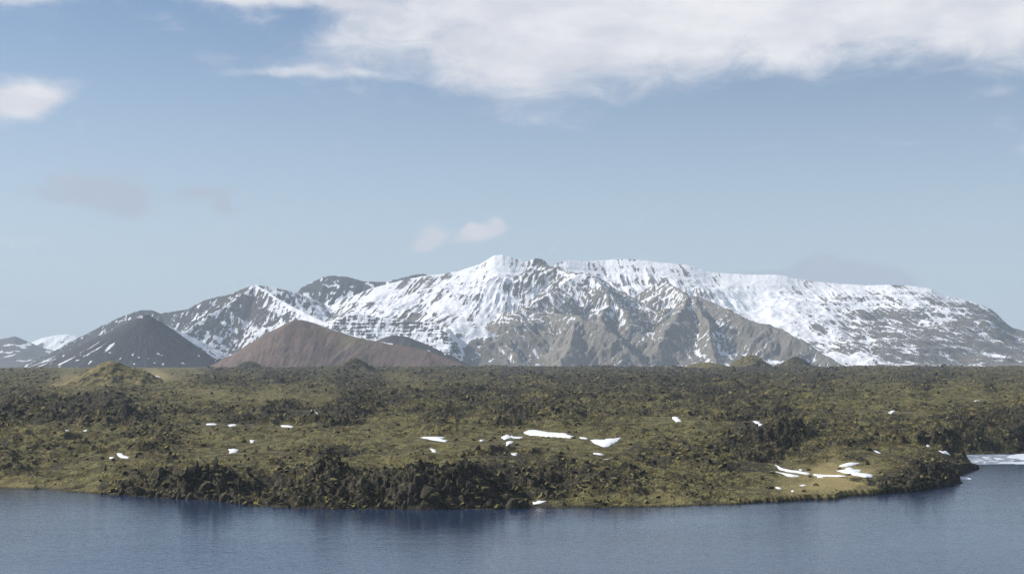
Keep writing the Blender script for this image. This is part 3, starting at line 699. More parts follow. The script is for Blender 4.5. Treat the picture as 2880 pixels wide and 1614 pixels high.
def massif():
    nc, nr = 980, 250
    u = np.linspace(560, 3200, nc); t = np.concatenate([np.linspace(-0.06, 1.02, nr - 16), np.linspace(1.03, 1.5, 16)])
    U, T = np.meshgrid(u, t)
    sx, sy = np.array(SKYL, float).T
    s = np.interp(u, sx, sy) + 1.8 * fbm(u / 22, 0 * u, 4, 301) * 1.2
    Ys = np.interp(u, [560, 1200, 1500, 1560, 1700, 2300, 2880, 3200], [6500, 6500, 6450, 6750, 6900, 6700, 6300, 6000])
    Yf = np.interp(u, [560, 1000, 1400, 1800, 2400, 2880, 3200], [5300, 5250, 5150, 5100, 5150, 5200, 5200])
    rx, rz = ray(u, s)
    zs = CAMZ + rz * Ys
    ker = np.hanning(41); ker /= ker.sum()
    zsm = np.convolve(np.pad(zs, 20, mode='edge'), ker, 'valid') - 6.0
    Y = Yf[None, :] + (Ys - Yf)[None, :] * T; X = rx[None, :] * Y
    tt = np.clip(T, 0, 1)
    lay = sst(U, 2250, 2600)
    gprof = (0.30 * tt + 0.70 * tt ** 1.55) * (1 - lay) + (0.72 * tt + 0.28 * tt ** 2) * lay
    # a shelf on the left half: steep low step, gentle snowfield, steep crown
    left = 1 - sst(U, 1250, 1500)
    gl = np.interp(tt, [0, .1, .26, .45, .7, 1], [0, .13, .34, .44, .66, 1.0])
    gprof = gprof * (1 - left) + gl * left
    zb = 22.0
    zc = zsm[None, :] + (zs - zsm)[None, :] * sst(T, 0.90, 1.0)
    Z = zb + (zc - zb) * gprof - np.clip(T - 1, 0, 1) * (Ys - Yf)[None, :] * 0.4 + np.clip(T, -1, 0) * 300
    edge = np.clip((1 - tt) * 6, 0, 1) * np.clip(tt * 8, 0, 1)
    k = np.interp(u, [900, 1300, 1600, 2000, 2300, 2700, 3100], [-0.55, -0.45, 0.0, 0.25, 0.45, 0.75, 0.8])[None, :]
    q = X + k * (Y - 5200) + 25 * fbm(X / 200, Y / 200, 3, 310)
    gul = ridged(q / 105, Y / 750, 4, 311) - 0.62
    gul2 = ridged(q / 38, Y / 260, 3, 317) - 0.6
    gm = 0.12 + 0.88 * sst(fbm(X / 330, Y / 330, 3, 318), -0.12, 0.35)
    Z = Z + edge * (62 * fbm(X / 420, Y / 420, 5, 312) + gm * (26 * gul + 9 * gul2) + 7 * fbm(X / 40, Y / 40, 4, 313))
    # the basalt steps
    tw = np.clip(sst(U, 2150, 2500) * 0.28 + 0.45 * sst(T, 0.78, 0.9) + 0.12 * left, 0, 0.9) * edge
    Zt = terrace(Z + 14 * fbm(X / 180, Y / 180, 4, 314), 31.0, 0.5)
    Z = Z * (1 - tw) + Zt * tw
    # rocky knob on the crest
    kx, ky, kz = at(1515, 738, 6430)
    # buttress ridges in front
    wX = X + 46 * fbm(X / 190, Y / 190, 3, 320) + 12 * fbm(X / 45, Y / 45, 3, 325); wY = Y + 34 * fbm(X / 120, Y / 120, 4, 321)
    R, D, S = ridge_field(wX, wY, RIDGES, 58.0, 130.0, 330)
    crag = ridged(X / 60, Y / 60, 4, 331) - 0.6
    R = R + np.clip(D / 60, 0.05, 1) * 24 * (ridged(S / 42, D / 240, 3, 336) - 0.6) + np.clip(D / 60, 0.12, 1) * (13 * crag + 6 * fbm(X / 28, Y / 28, 3, 332))
    cl = terrace(R + 10 * fbm(X / 90, Y / 90, 3, 333), 62.0, 0.5)
    pxr, pyr = proj(X, Y, Z)
    clw = 0.28 * sst(R, 60, 130) * (1 - sst(R, 300, 380))
    R = R * (1 - clw) + cl * clw
    front = T < 0.985
    butt = np.where(front, sst(R - Z, -12, 12), 0)
    Z = np.where(front, smax(R, Z, 9.0), Z)
    px, py = proj(X, Y, Z)
    # snow cover
    lapl = np.zeros_like(Z)
    lapl[:, 2:-2] = (Z[:, 4:] + Z[:, :-4] - 2 * Z[:, 2:-2])
    lapl = np.clip(lapl, -10, 10)
    gz = np.gradient(Z, axis=0) / (np.gradient(Y, axis=0) + 1e-6)
    slope = np.clip(np.abs(gz), 0, 2)
    fr = sst(U, 2050, 2350)
    n_str = fbm(q / 24, Y / 300, 5, 340, 0.62) * (1 - fr) + fbm(q / 15, Y / 230, 5, 350, 0.66) * fr; n_iso = fbm(X / 130, Y / 130, 6, 341, 0.62); n_lay = fbm(X / 150, Z / 8.0, 4, 342, 0.6)
    lw = np.clip(tw * 1.1, 0, 0.8)
    lw = lw * (0.35 + 0.65 * sst(T, 0.35, 0.6))
    n = 1.05 * n_str + 0.85 * n_iso + n_lay * (0.16 + 0.5 * lw) - 0.035 * lapl + 0.35 * (slope - 0.5)
    nm = rank(n)
    snow = sst(COVERMAP(px, py) ** 0.8 - nm, -0.24 - 0.10 * fr, 0.15 + 0.10 * fr)
    nb = rank(1.3 * fbm(S / 17, D / 260, 5, 345, 0.62) + 0.55 * n_iso - 0.06 * lapl + 0.25 * (slope - 0.7))
    snowb = sst(BUTTMAP(px, py) - nb, -0.03, 0.09)
    snow = snow * (1 - butt) + snowb * butt
    tone = np.clip(TONEMAP(px, py) * (0.4 + 0.6 * butt) + 0.35 * n_iso, 0, 1)
    return grid_mesh('mountain', X, Y, Z, {'snow': snow, 'tone': tone})
link('mountain', massif(), M_MASSIF, kind='structure', category='mountain', label='long snow-streaked mountain with brown buttresses behind the lava field')

COVER1 = [(722, 806, .4), (700, 850, .02), (720, 880, .08), (660, 880, .06), (600, 905, .22), (690, 935, .55), (760, 905, .4), (640, 915, .25), (800, 870, .6), (860, 890, .85), (660, 965, .4), (400, 880, .04), (500, 885, .06), (560, 862, .12), (450, 920, .08), (620, 840, .15), (740, 850, .25),
          (300, 930, .08), (350, 960, .2), (200, 990, .05), (540, 905, .2), (780, 825, .45), (740, 955, .5), (600, 960, .5), (840, 830, .5), (500, 960, .3)]
COVERMAP1 = PixMap(COVER1, (0, 1100, 760, 1060), 120, 80, 3.5, 1.5)
def west_mountain():
    xs = np.linspace(at(40, 900, 6300)[0], at(985, 900, 5900)[0], 400); ys = np.linspace(5300, 6800, 260)
    X, Y = np.meshgrid(xs, ys)
    wX = X + 14 * fbm(X / 90, Y / 90, 4, 401); wY = Y + 14 * fbm(X / 90, Y / 90, 4, 402)
    lines = [([(60, 1040, 6300), (110, 1016, 6300), (170, 984, 6300), (270, 925, 6300), (330, 895, 6300), (392, 872, 6300), (430, 872, 6300), (455, 881, 6300), (530, 868, 6300), (572, 845, 6300), (600, 837, 6300), (650, 826, 6300), (690, 810, 6280), (722, 800, 6250), (790, 812, 6280), (840, 824, 6350), (900, 850, 6450)], 0.60),
             ([(722, 800, 6250), (640, 856, 5980), (560, 905, 5750), (505, 940, 5600)], 0.66),
             ([(722, 800, 6250), (800, 850, 6000), (870, 885, 5800), (960, 925, 5600)], 0.62)]
    Z, D, S = ridge_field(wX, wY, lines, 16.0, 70.0, 410)
    Z = Z + np.clip(D / 50, 0.06, 1) * (7 * fbm(X / 45, Y / 45, 4, 411)) + 2.0 * fbm(X / 16, Y / 16, 3, 412)
    Z = np.maximum(Z, 8.0 + 2 * fbm(X / 60, Y / 60, 2, 414))
    px, py = proj(X, Y, Z)
    spur = np.zeros_like(X)
    # drifted snow along both spurs
    for pts, side, wd in ((lines[1][0], 1, 11), (lines[2][0], -1, 20)):
        P = np.array([at(*p) for p in pts])
        for i in range(len(P) - 1):
            a, b = P[i], P[i + 1]
            t = np.clip(((wX - a[0]) * (b[0] - a[0]) + (wY - a[1]) * (b[1] - a[1])) / ((b[0] - a[0]) ** 2 + (b[1] - a[1]) ** 2), 0, 1)
            d = np.hypot(wX - a[0] - t * (b[0] - a[0]), wY - a[1] - t * (b[1] - a[1]))
            spur = np.maximum(spur, 1 - sst(d, wd * (0.35 + 0.5 * i / 2), wd * (0.8 + 0.7 * i / 2)))
    n = fbm(X / 17, Y / 90, 5, 420, 0.66) + 0.7 * fbm(X / 60, Y / 60, 5, 421, 0.66)
    snow = sst(COVERMAP1(px, py) + 0.6 * spur - rank(n), -0.05, 0.05)
    snow = np.where(Z < 12, snow * 0.4, snow)
    tone = np.clip(sst(px, 560, 680) * (1 - sst(px, 760, 820)) + 0.3 * n, 0, 1)
    return grid_mesh('mountain', X, Y, Z, {'snow': snow, 'tone': tone})
link('mountain', west_mountain(), M_DARKRIDGE, kind='structure', category='mountain', label='dark pyramid peak with two snowy spurs behind the grey cone')

COVER2 = [(950, 778, .02), (1000, 790, .05), (950, 812, .55), (1000, 832, .6), (900, 832, .7), (1000, 860, .8), (1100, 800, .25), (1100, 850, .85), (1180, 785, .1), (900, 798, .25), (860, 830, .75), (1060, 830, .6), (1150, 820, .7), (860, 808, .2), (920, 860, .85), (1000, 900, .8)]
COVERMAP2 = PixMap(COVER2, (780, 1300, 760, 960), 90, 60, 3.2, 1.5)
def jagged_ridge():
    u = np.linspace(800, 1300, 260); t = np.concatenate([np.linspace(0, 1.0, 130), np.linspace(1.02, 1.4, 10)])
    U, T = np.meshgrid(u, t)
    sk = [(780, 840), (835, 823), (850, 806), (868, 798), (880, 792), (900, 782), (908, 777), (940, 775), (972, 777), (1000, 783), (1020, 790), (1050, 792), (1080, 793), (1100, 787), (1130, 781), (1165, 772), (1190, 769), (1203, 774), (1230, 782), (1300, 800)]
    s = np.interp(u, *np.array(sk, float).T) + 1.6 * fbm(u / 9, 0 * u, 3, 501)
    rx, rz = ray(u, s); Ys, Yf = 7000.0, 6150.0
    zs = CAMZ + rz * Ys
    Y = Yf + (Ys - Yf) * T + 0 * U; X = rx[None, :] * Y
    tt = np.clip(T, 0, 1)
    gp = np.interp(tt, [0, .5, .8, .97, 1], [0, .35, .62, .96, 1])
    Z = 60 + (zs - 60)[None, :] * gp - np.clip(T - 1, 0, 1) * 400
    e = np.clip((1 - tt) * 10, 0, 1)
    q = X - 0.2 * Y
    Z = Z + e * (22 * (ridged(q / 80, Y / 300, 4, 503) - 0.6) + 8 * fbm(X / 35, Y / 35, 4, 504))
    Z = Z * 0.75 + 0.25 * terrace(Z + 8 * fbm(X / 70, Y / 70, 3, 505), 34, 0.5)
    px, py = proj(X, Y, Z)
    gz = np.abs(np.gradient(Z, axis=0) / np.gradient(Y, axis=0))
    n = 0.5 * fbm(X / 45, Z / 22, 5, 510, 0.6) + 0.9 * fbm(X / 55, Y / 90, 5, 511, 0.6) + 0.35 * gz
    snow = sst(COVERMAP2(px, py) - rank(n), -0.05, 0.05)
    return grid_mesh('mountain', X, Y, Z, {'snow': snow, 'tone': 0 * snow})
link('mountain', jagged_ridge(), M_DARKRIDGE, kind='structure', category='mountain', label='jagged dark ridge rising between the pyramid peak and the snowfield')

def bench():
    """stepped dark bench below the snowfield, left of the brown buttress"""
    lines = [([(905, 912, 5420), (960, 890, 5450), (1010, 883, 5470), (1100, 893, 5460), (1160, 903, 5430), (1215, 903, 5400), (1260, 922, 5330), (1310, 960, 5240)], 0.55)]
    xs = np.linspace(at(860, 900, 5400)[0], at(1360, 900, 5300)[0], 280); ys = np.linspace(4950, 5700, 150)
    X, Y = np.meshgrid(xs, ys)
    wX = X + 10 * fbm(X / 60, Y / 60, 4, 451); wY = Y + 10 * fbm(X / 60, Y / 60, 4, 452)
    Z, D, S = ridge_field(wX, wY, lines, 9.0, 40.0, 453)
    Z = Z + 4 * fbm(X / 40, Y / 40, 4, 454)
    Z = 0.62 * Z + 0.38 * terrace(Z + 3 * fbm(X / 90, Y / 90, 2, 455), 15, 0.5)
    crest = np.interp(xs, at(np.array([905, 960, 1010, 1100, 1160, 1215, 1260, 1310.]), 900, 5430)[0], [5420, 5450, 5470, 5460, 5430, 5400, 5330, 5240])
    Z = Z - 140 * sst(X, xs[-1] - 130, xs[-1]) - 140 * (1 - sst(X, xs[0], xs[0] + 60))      # dies out under the neighbouring slopes
    back = Y > crest[None, :]
    px, py = proj(X, Y, Z)
    gz = np.abs(np.gradient(Z, axis=0) / np.gradient(Y, axis=0))
    n = 0.8 * fbm(X / 70, Z / 5.0, 4, 460, 0.6) + 0.6 * fbm(X / 14, Y / 80, 4, 461, 0.6) + 0.5 * fbm(X / 90, Y / 90, 4, 462) + 0.25 * gz
    snow = sst(np.where(back, 0.95, np.interp(py, [880, 890, 905, 930, 960], [.8, .55, .5, .6, .7])) - rank(n), -0.38, 0.28)
    return grid_mesh('mountain', X, Y, Z, {'snow': snow, 'tone': 0 * snow}, keep=Z > 0)
link('mountain', bench(), M_DARKRIDGE, kind='structure', category='mountain', label='dark stepped rock bench below the snowfield behind the red cone')

def grey_cone():
    x0, y0, zt = at(408, 884, 3800); xs = np.linspace(-300, 270, 240); ys = np.linspace(-300, 260, 220)
    U, V = np.meshgrid(xs, ys)
    th = np.arctan2(V, U); D = np.hypot(U, V)
    zb = 16.0
    sl = 0.70 - 0.15 * np.clip(-np.cos(th), 0, 1) + 0.02 * np.cos(th)
    top = 8 + 3 * np.cos(th)
    Z = zt - np.clip(D - top, 0, None) * sl * (1 - 0.00045 * np.clip(D - 60, 0, None))
    Z = Z - 1.5 * (1 - sst(D, 3, 9)) - 1.2 * np.clip(np.cos(th * 1 + .4), 0, 1) * (1 - sst(D, 14, 40)) + 0.9 * fbm(U / 9, V / 9, 3, 601) * (1 - sst(D, 30, 60))
    R2 = zt - 4 - np.abs(V - 12) * 0.66 - np.clip(U - 8, 0, None) * 0.490 - np.clip(8 - U, 0, None) * 0.62   # back shoulder on the right
    Z = smax(Z, R2, 4.0)
    gul = ridged(th * 9, D / 300, 3, 602) - 0.6
    Z = Z + np.clip((D - 20) / 80, 0, 1) * (2.4 * gul * (0.6 + fbm(U / 60, V / 60, 2, 609)) + 1.6 * fbm(U / 26, V / 26, 4, 603))
    Z = np.maximum(Z, zb - 3)
    X, Y = U + x0, V + y0
    px, py = proj(X, Y, Z)
    snow = np.zeros_like(Z)
    # ribbon down the right shoulder, streaked along the fall line
    k = (py - 895) / 110.0
    inner = 440 + 158 * k; outer = 474 + 186 * k
    rib = sst(px, inner - 2, inner + 4) * (1 - sst(px, outer - 2, outer + 5)) * sst(k, -0.02, 0.05) * (1 - sst(k, 0.98, 1.08))
    strk = fbm((px - inner) / 7.0, k * 4, 3, 610)
    snow = np.maximum(snow, rib * sst(strk, -0.40, -0.12))
    # streaks on the left flank
    lf = fbm(th * 13 + 0.25 * fbm(U / 30, V / 30, 2, 612), D / 110, 4, 611, 0.6)
    lm = sst(360 - px, 0, 60) * sst(D, 60, 110)
    snow = np.maximum(snow, lm * sst(lf, 0.26, 0.33))
    sp = fbm(U / 13, V / 20, 3, 613)
    snow = np.maximum(snow, sst(py, 975, 1000) * sst(sp, 0.42, 0.48))
    rim = (1 - sst(np.abs(D - 18), 3, 8)) * sst(-np.cos(th - .3), 0.1, 0.6) * sst(fbm(U / 6, V / 6, 3, 614), -0.1, 0.1)
    snow = np.maximum(snow, rim)
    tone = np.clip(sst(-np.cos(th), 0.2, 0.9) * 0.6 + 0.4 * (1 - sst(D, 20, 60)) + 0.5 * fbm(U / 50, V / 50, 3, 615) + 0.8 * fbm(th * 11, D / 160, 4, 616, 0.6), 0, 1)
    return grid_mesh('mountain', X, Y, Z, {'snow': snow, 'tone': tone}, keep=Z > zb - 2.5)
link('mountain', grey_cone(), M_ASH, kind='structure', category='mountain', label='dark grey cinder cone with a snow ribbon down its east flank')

def red_cone():
    lines = [([(770, 926, 3290), (800, 910, 3290), (828, 897, 3290), (850, 898, 3290), (880, 905, 3290), (940, 926, 3270), (1000, 943, 3250), (1060, 957, 3240), (1115, 966, 3230), (1200, 983, 3200), (1310, 1026, 3150)], 0.62)]
    xs = np.linspace(at(560, 1000, 3200)[0], at(1360, 1000, 3150)[0], 330); ys = np.linspace(2960, 3520, 190)
    X, Y = np.meshgrid(xs, ys)
    wX = X + 3 * fbm(X / 50, Y / 50, 3, 701); wY = Y + 3 * fbm(X / 50, Y / 50, 3, 702)
    Z, D, S = ridge_field(wX, wY, lines, 5.0, 34.0, 703)
    Z = Z - 3.5 * np.exp(-D / 14) + 3.5 * np.exp(-D / 14) * 0.6     # rounded crest
    Z = Z + 1.3 * fbm(X / 40, Y / 40, 4, 704) * np.clip(D / 30, 0.1, 1)
    px, py = proj(X, Y, Z)
    crest = np.interp(px, [770, 828, 880, 1000, 1115, 1200, 1310], [926, 897, 905, 943, 966, 983, 1026])
    dp = py - crest
    line = sst(px, 895, 910) * (1 - sst(px, 1105, 1125)) * (1 - sst(np.abs(dp - 2.5 - 1.5 * fbm(px / 30, 0 * px, 2, 709)), 1.4, 3.2)) * sst(fbm(px / 22, 0 * px, 3, 708), -0.35, -0.15)
    snow = line
    tone = np.clip(np.exp(-((px - 985) / 70) ** 2 - ((py - 965) / 26) ** 2) * 0.8 + 0.6 * np.exp(-((px - 905) / 50) ** 2 - ((py - 925) / 18) ** 2) + 0.35 * fbm(X / 30, Y / 60, 4, 706) + 0.7 * fbm(S / 13 + D / 60, D / 130, 4, 707, 0.6) - 0.05, 0, 1)
    return grid_mesh('mountain', X, Y, Z, {'snow': snow, 'tone': tone}, keep=Z > 8)
link('mountain', red_cone(), M_RED, kind='structure', category='mountain', label='rounded red-brown cinder cone with a long slope to the east')

def brown_hump():
    lines = [([(1040, 968, 3720), (1075, 950, 3720), (1105, 941, 3720), (1140, 945, 3710), (1190, 963, 3700), (1250, 991, 3680), (1320, 1024, 3650)], 0.5)]
    xs = np.linspace(at(980, 1000, 3720)[0], at(1380, 1000, 3650)[0], 150); ys = np.linspace(3400, 3980, 120)
    X, Y = np.meshgrid(xs, ys)
    Z, D, S = ridge_field(X + 4 * fbm(X / 40, Y / 40, 3, 711), Y, lines, 4.0, 35.0, 713)
    Z = Z + 1.5 * fbm(X / 20, Y / 20, 4, 714) * np.clip(D / 25, 0.15, 1)
    px, py = proj(X, Y, Z)
    snow = sst(px, 1180, 1200) * sst(fbm(X / 14, Y / 30, 3, 715), 0.34, 0.42)
    return grid_mesh('mountain', X, Y, Z, {'snow': snow, 'tone': np.clip(0.8 + 0.6 * fbm(X / 25, Y / 25, 3, 716), 0, 1)}, keep=Z > 8)
link('mountain', brown_hump(), M_ASH, kind='structure', category='mountain', label='small brown hump peeking out behind the red cone slope')

def far_range(label, sk, Ys, Yf, cover, seed):
    sx, sy = np.array(sk, float).T
    u = np.linspace(sx[0], sx[-1], 150); t = np.concatenate([np.linspace(0, 1, 60), np.linspace(1.05, 1.5, 6)])
    U, T = np.meshgrid(u, t)
    s = np.interp(u, sx, sy) + 1.2 * fbm(u / 12, 0 * u, 3, seed)
    rx, rz = ray(u, s); zs = CAMZ + rz * Ys
    Y = Yf + (Ys - Yf) * T + 0 * U; X = rx[None, :] * Y; tt = np.clip(T, 0, 1)
    Z = 14 + (zs - 14)[None, :] * (0.3 * tt + 0.7 * tt ** 1.6) - np.clip(T - 1, 0, 1) * 900
    Z = Z + np.clip((1 - tt) * 8, 0, 1) * np.clip(tt * 5, 0, 1) * (30 * (ridged(X / 220, Y / 900, 4, seed + 1) - 0.6))
    n = fbm(X / 120, Y / 200, 5, seed + 2)
    px, py = proj(X, Y, Z)
    cc = np.interp(tt, [0, .3, .6, .85, 1], cover)
    snow = sst(cc - rank(n), -0.08, 0.08)
    return link('mountain', grid_mesh('mountain', X, Y, Z, {'snow': snow, 'tone': 0.3 + 0 * snow}), M_FAR, kind='structure', category='mountain', label=label)
far_range('distant blue hill on the far western horizon', [(-260, 985), (-120, 960), (-40, 952), (0, 954), (30, 948), (42, 945), (52, 949), (85, 963), (120, 978), (170, 990), (260, 1006), (340, 1016)], 8600, 7600, [.0, .05, .15, .25, .05], 801)
far_range('distant snow-capped hill behind the western horizon', [(20, 1000), (70, 972), (95, 960), (120, 950), (160, 942), (190, 940), (215, 945), (260, 965), (330, 1000)], 10800, 9700, [.1, .3, .65, .9, 1], 811)

# ================================================================== THINGS IN THE FIELD
rng = np.random.RandomState(11)
# ---- snow patches
def snow_patch(lab, W, i):
    x0, y0 = W.min(0) - 1.5; x1, y1 = W.max(0) + 1.5
    nx = int(np.clip((x1 - x0) / 0.35, 14, 70)); ny = int(np.clip((y1 - y0) / 0.7, 14, 60))
    X, Y = np.meshgrid(np.linspace(x0, x1, nx), np.linspace(y0, y1, ny))
    d = poly_sdf(X, Y, W)
    d = d + (0.9 * fbm(X / 2.6, Y / 7.0, 4, 900 + i, 0.6)) * min(1.0, (x1 - x0) / 9)
    h = lava_h(X, Y)[0]
    Z = h + np.clip(0.06 + 0.32 * sst(d, -0.2, 2.0) + 0.12 * fbm(X / 4, Y / 6, 3, 950), 0, 1) - 1.2 * (1 - sst(d, -0.7, 0.1))
    me = grid_mesh('snow_patch', X, Y, Z, keep=d > -0.6)
    c = W.mean(0)
    link('snow_patch', me, M_SNOW, label=lab, category='snow patch', group='old snow patches in the lava field')
for i, (lab, W) in enumerate(PATCHW): snow_patch(lab, W, i)

# ---- angular rocks (convex hulls)
def hull(seed, sx=1, sy=1, sz=1, n=16):
    r = np.random.RandomState(seed); bm = bmesh.new()
    for k in range(n):
        v = r.normal(size=3); v /= np.linalg.norm(v) + 1e-9; v *= r.uniform(0.75, 1.05)
        bm.verts.new((v[0] * sx, v[1] * sy, v[2] * sz))
    res = bmesh.ops.convex_hull(bm, input=bm.verts)
    loose = [v for v in bm.verts if not v.link_faces]
    bmesh.ops.delete(bm, geom=loose, context='VERTS')
    bmesh.ops.triangulate(bm, faces=bm.faces)
    bmesh.ops.recalc_face_normals(bm, faces=bm.faces)
    bm.verts.ensure_lookup_table(); bm.verts.index_update()
    V = np.array([v.co[:] for v in bm.verts]); T = np.array([[v.index for v in f.verts] for f in bm.faces]); bm.free()
    return V, T
TEMPL = [hull(s, 1, 1, 0.8, 10) for s in range(14)]
def rot(rs):
    q = rs.normal(size=4); q /= np.linalg.norm(q); a, b, c, d = q
    return np.array([[1 - 2 * (c * c + d * d), 2 * (b * c - a * d), 2 * (b * d + a * c)], [2 * (b * c + a * d), 1 - 2 * (b * b + d * d), 2 * (c * d - a * b)], [2 * (b * d - a * c), 2 * (c * d + a * b), 1 - 2 * (b * b + c * c)]])
def scatter(n, r0, r1, seed):
    rs = np.random.RandomState(seed)
    az = rs.uniform(math.radians(-23), math.radians(23), n)
    r = r0 * (r1 / r0) ** (rs.rand(n) ** 1.15)
    return r * np.sin(az), r * np.cos(az), rs
def rubble(name, seed, n, mossy):
    x, y, rs = scatter(n, 385, 2600, seed)
    z, rockv, gs, low, rk, dj, w, flat = lava_h(x, y)
    clump = fbm(x / 22, y / 22, 3, 77 + mossy)
    if mossy: p = (0.75 - 0.35 * rk) * np.clip(0.5 + 1.5 * clump, 0, 1) * (0.45 + 0.55 * sst(rk, 0.08, 0.35))
    else: p = (0.10 + 0.90 * rk ** 1.2) * np.clip(0.45 + 1.7 * clump, 0, 1)
    p = p * (1 - np.clip(gs * 1.6, 0, 1)) * (dj > 0.5) * (1 - flat) + (0 if mossy else 0.45) * (dj > -0.9) * (dj < 2.2) * np.clip(0.3 + 1.5 * clump, 0, 1)
    k = rs.rand(len(x)) < p * 0.62
    x, y, z, rk = x[k], y[k], z[k], rk[k]
    Vs, Ts, o = [], [], 0
    for i in range(len(x)):
        V, T = TEMPL[rs.randint(len(TEMPL))]
        r = math.hypot(x[i], y[i])
        s = (0.34 + 0.95 * rs.rand() ** 3.0) * (0.75 + 0.55 * rk[i]) * (1 + 1.1 * min(max((r - 450) / 1500, 0), 1.2))
        sc = s * np.array([rs.uniform(.8, 1.5), rs.uniform(.8, 1.4), rs.uniform(.6, 1.2)])
        Vs.append((V * sc) @ rot(rs).T + (x[i], y[i], z[i] + 0.15 * s)); Ts.append(T + o); o += len(V)
    return raw_mesh(name, np.concatenate(Vs), np.concatenate(Ts), smooth=False)
link('lava_rubble', rubble('lava_rubble', 5, 120000, 0), M_ROCK, kind='stuff', label='countless dark lava stones strewn over the mossy field')
link('moss_tufts', rubble('moss_tufts', 6, 75000, 1), M_TUFT, kind='stuff', label='countless moss-capped knobs of lava between the stones')

# ---- boulders one can pick out, nearest and largest first
BM = []
for s in range(10):
    V, T = hull(100 + s, 1.15, 1.0, 0.85, 22); BM.append(raw_mesh('boulder', V, T, smooth=False))
def boulders():
    rs = np.random.RandomState(9)
    for i, (lab, W) in enumerate(PATCHW):
        c = W.mean(0); hw = 0.5 * (W[:, 0].max() - W[:, 0].min())
        side = -1 if i % 2 else 1
        x, y = c[0] + side * (hw + 1.6 + rs.rand()), W[:, 1].min() + 0.4 * (W[:, 1].max() - W[:, 1].min())
        z, _, _, _, _, dj, w, _ = lava_h(np.array([[x]]), np.array([[y]]))
        if dj[0, 0] < 1: continue
        r = math.hypot(x, y); s = rs.uniform(0.8, 1.25) * (0.8 + 0.5 * (r - 400) / 500)
        o = link('boulder', BM[rs.randint(10)], M_ROCK, loc=(x, y, float(z[0, 0]) + 0.25 * s), label=' '.join(('lava boulder beside the ' + lab.split(',')[0]).split()[:16]), category='boulder', group='lava boulders beside snow patches')
        o.scale = (s * rs.uniform(.85, 1.3), s * rs.uniform(.85, 1.2), s * rs.uniform(.75, 1.1)); o.rotation_euler = (rs.uniform(-.4, .4), rs.uniform(-.4, .4), rs.uniform(0, 6.28))
boulders()

# ---- cliffs: each a thing with its rock blocks
def block_mesh(seed, tall):
    r = np.random.RandomState(seed); bm = bmesh.new()
    nside = r.randint(5, 8)
    for lev, (zz, sc) in enumerate(((-0.5, 1.0), (-0.1, r.uniform(.9, 1.08)), (0.3, r.uniform(.8, 1.0)), (0.5, r.uniform(.45, .8)))):
        for k in range(nside):
            a = 2 * math.pi * (k + r.uniform(-.3, .3)) / nside
            bm.verts.new((math.cos(a) * sc * .5 + r.normal() * .04 + lev * r.normal() * .03, math.sin(a) * sc * .5 + r.normal() * .04, zz + r.normal() * .05))
    bmesh.ops.convex_hull(bm, input=bm.verts)
    bmesh.ops.delete(bm, geom=[v for v in bm.verts if not v.link_faces], context='VERTS')
    bmesh.ops.triangulate(bm, faces=bm.faces); bmesh.ops.recalc_face_normals(bm, faces=bm.faces)
    bm.verts.ensure_lookup_table(); bm.verts.index_update()
    V = np.array([v.co[:] for v in bm.verts]); T = np.array([[v.index for v in f.verts] for f in bm.faces]); bm.free()
    return raw_mesh('rock_block', V, T, smooth=False)
BLK = [block_mesh(200 + s, True) for s in range(6)]
for s in range(8):
    V, T = hull(300 + s, .5, .42, .55, 13); BLK.append(raw_mesh('rock_block', V, T, smooth=False))
def cliff(label, px0, px1, count, hmin, hmax, seed, lean=0.0):
    rs = np.random.RandomState(seed)
    cum = None
    e = None
    for k in range(count):
        px = px0 + (px1 - px0) * (k + rs.uniform(-.4, .9)) / count
        py = float(np.interp(px, [s[0] for s in SHORE[:28]], [s[1] for s in SHORE[:28]]))
        sx, sy = onz(px, py); sx, sy = float(sx), float(sy)
        inl = 0.4 + 13.5 * rs.rand() ** 1.4
        r = math.hypot(sx, sy); x, y = sx * (1 + inl / r), sy * (1 + inl / r)
        h0 = float(lava_h(np.array([[x]]), np.array([[y]]))[0][0, 0])
        if e is None:
            e = thing('cliff', label, 'cliff', (x, y, 0), 'dark lava cliffs along the lake shore')
            ex, ey = x, y
        hh = hmin + (hmax - hmin) * rs.rand() ** 2.6; ww = hh * rs.uniform(.45, 1.1)
        o = link('rock_block', BLK[rs.randint(len(BLK))], M_CLIFF, parent=e)
        o.location = (x - ex, y - ey, max(h0 + hh * 0.02, hh * 0.22)); o.scale = (ww, ww * rs.uniform(.7, 1.1), hh)
        o.rotation_euler = (rs.uniform(-.5, .4), lean + rs.uniform(-.5, .5), rs.uniform(0, 6.28))
cliff('dark columned lava cliff on the western part of the shore', 335, 690, 150, 0.7, 3.4, 31)
cliff('tall black lava cliff in the middle of the shore', 870, 1490, 280, 0.7, 3.8, 32)
cliff('rocky black headland cliff at the eastern tip of the shore', 2470, 2700, 120, 0.7, 3.2, 33)

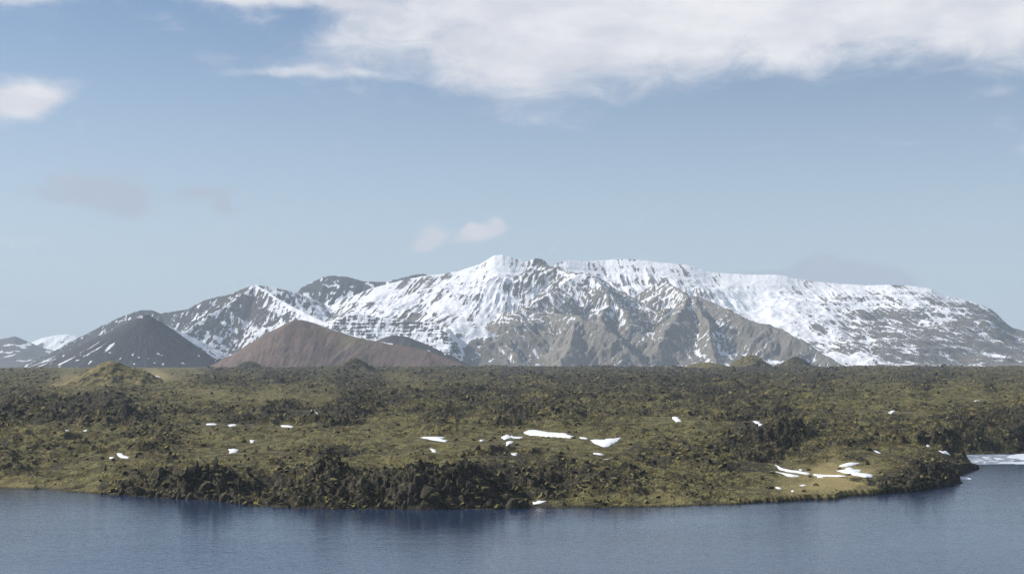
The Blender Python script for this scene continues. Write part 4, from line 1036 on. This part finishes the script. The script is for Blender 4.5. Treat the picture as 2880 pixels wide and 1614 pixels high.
# ---- ice on the inlet
def ice(name, label, pts, mat, zt, seed, wob=0.25, group='ice floating in the eastern inlet'):
    W = np.array([[float(v) for v in onz(*p)] for p in pts])
    n = 60; out = []
    m = len(W)
    for k in range(n):
        f = k / n * m; i = int(f); t = f - i
        p0, p1, p2, p3 = W[(i - 1) % m], W[i % m], W[(i + 1) % m], W[(i + 2) % m]
        p = 0.5 * ((2 * p1) + (p2 - p0) * t + (2 * p0 - 5 * p1 + 4 * p2 - p3) * t * t + (3 * p1 - p0 - 3 * p2 + p3) * t ** 3)
        out.append(p)
    out = np.array(out); c = out.mean(0); rs = np.random.RandomState(seed)
    j = 1 + wob * 0.25 * np.array([float(fbm(np.array([k * .5]), np.array([seed * 3.7]), 2, 3)[0]) for k in range(n)])
    out = c + (out - c) * j[:, None]
    bm = bmesh.new()
    top = [bm.verts.new((p[0], p[1], zt)) for p in out]; bot = [bm.verts.new((p[0], p[1], -0.05)) for p in out]
    ft = bm.faces.new(top)
    for k in range(n): bm.faces.new((top[k], bot[k], bot[(k + 1) % n], top[(k + 1) % n]))
    bmesh.ops.triangulate(bm, faces=[ft]); bmesh.ops.recalc_face_normals(bm, faces=bm.faces)
    me = bpy.data.meshes.new(name); bm.to_mesh(me); bm.free()
    link(name, me, mat, label=label, category='ice', group=group)
ice('ice_sheet', 'solid white ice sheet at the far bank of the inlet', [(2834, 1286), (2850, 1279), (2890, 1276), (2990, 1276), (2990, 1294), (2900, 1294), (2868, 1291)], M_ICE, 0.18, 1)
ice('ice_sheet', 'grey slushy ice sheet filling the inlet behind the spit', [(2682, 1290), (2690, 1281), (2740, 1278), (2840, 1278), (2930, 1292), (3000, 1300), (2880, 1304), (2800, 1305), (2745, 1306), (2705, 1299)], M_SLUSH, 0.05, 2)
ice('ice_sheet', 'long pale ice edge along open water of the inlet', [(2805, 1302), (2845, 1300), (2930, 1297), (3000, 1298), (3000, 1304), (2880, 1305)], M_ICE, 0.10, 3)
ice('ice_sheet', 'small oval ice floe beside the rocky headland tip', [(2690, 1341), (2700, 1340), (2722, 1343), (2732, 1347), (2722, 1350), (2702, 1349), (2690, 1346)], M_ICE, 0.10, 4, 0.1)
def floes():
    rs = np.random.RandomState(61)
    for k in range(24):
        py = rs.uniform(1280.5, 1303); px = rs.uniform(2694 + max(0, (py - 1297) * 7), 2870)
        if px > 2825 and py < 1295: continue
        a, b = rs.uniform(3, 15), rs.uniform(0.5, 1.6)
        pts = [(px + a * math.cos(t) * rs.uniform(.7, 1.2), py + b * math.sin(t) * rs.uniform(.7, 1.2)) for t in np.linspace(0, 2 * math.pi, 8)[:-1]]
        ice('ice_floe', 'small pale ice floe embedded in the grey inlet slush', pts, M_ICE, 0.12, 70 + k, 0.3, 'small floes in the inlet slush')
floes()

# ---- haze: the air of the whole place
def haze():
    me = bpy.data.meshes.new('haze'); bm = bmesh.new(); bmesh.ops.create_cube(bm, size=1.0)
    for v in bm.verts: v.co = (v.co.x * 24000, v.co.y * 14500 + 4700, -5.5 + (v.co.z + 0.5) * 640.0)
    bm.to_mesh(me); bm.free()
    m = bpy.data.materials.new('haze'); m.use_nodes = True; nt = m.node_tree; nt.nodes.clear()
    v = nt.nodes.new('ShaderNodeVolumePrincipled'); o = nt.nodes.new('ShaderNodeOutputMaterial')
    v.inputs['Color'].default_value = (0.72, 0.86, 1.0, 1); v.inputs['Density'].default_value = HAZE
    v.inputs['Anisotropy'].default_value = 0.0
    nt.links.new(v.outputs[0], o.inputs['Volume'])
    link('haze', me, m, kind='stuff', label='thin blue haze filling the air over the land')
HAZE = 7.0e-5
haze()
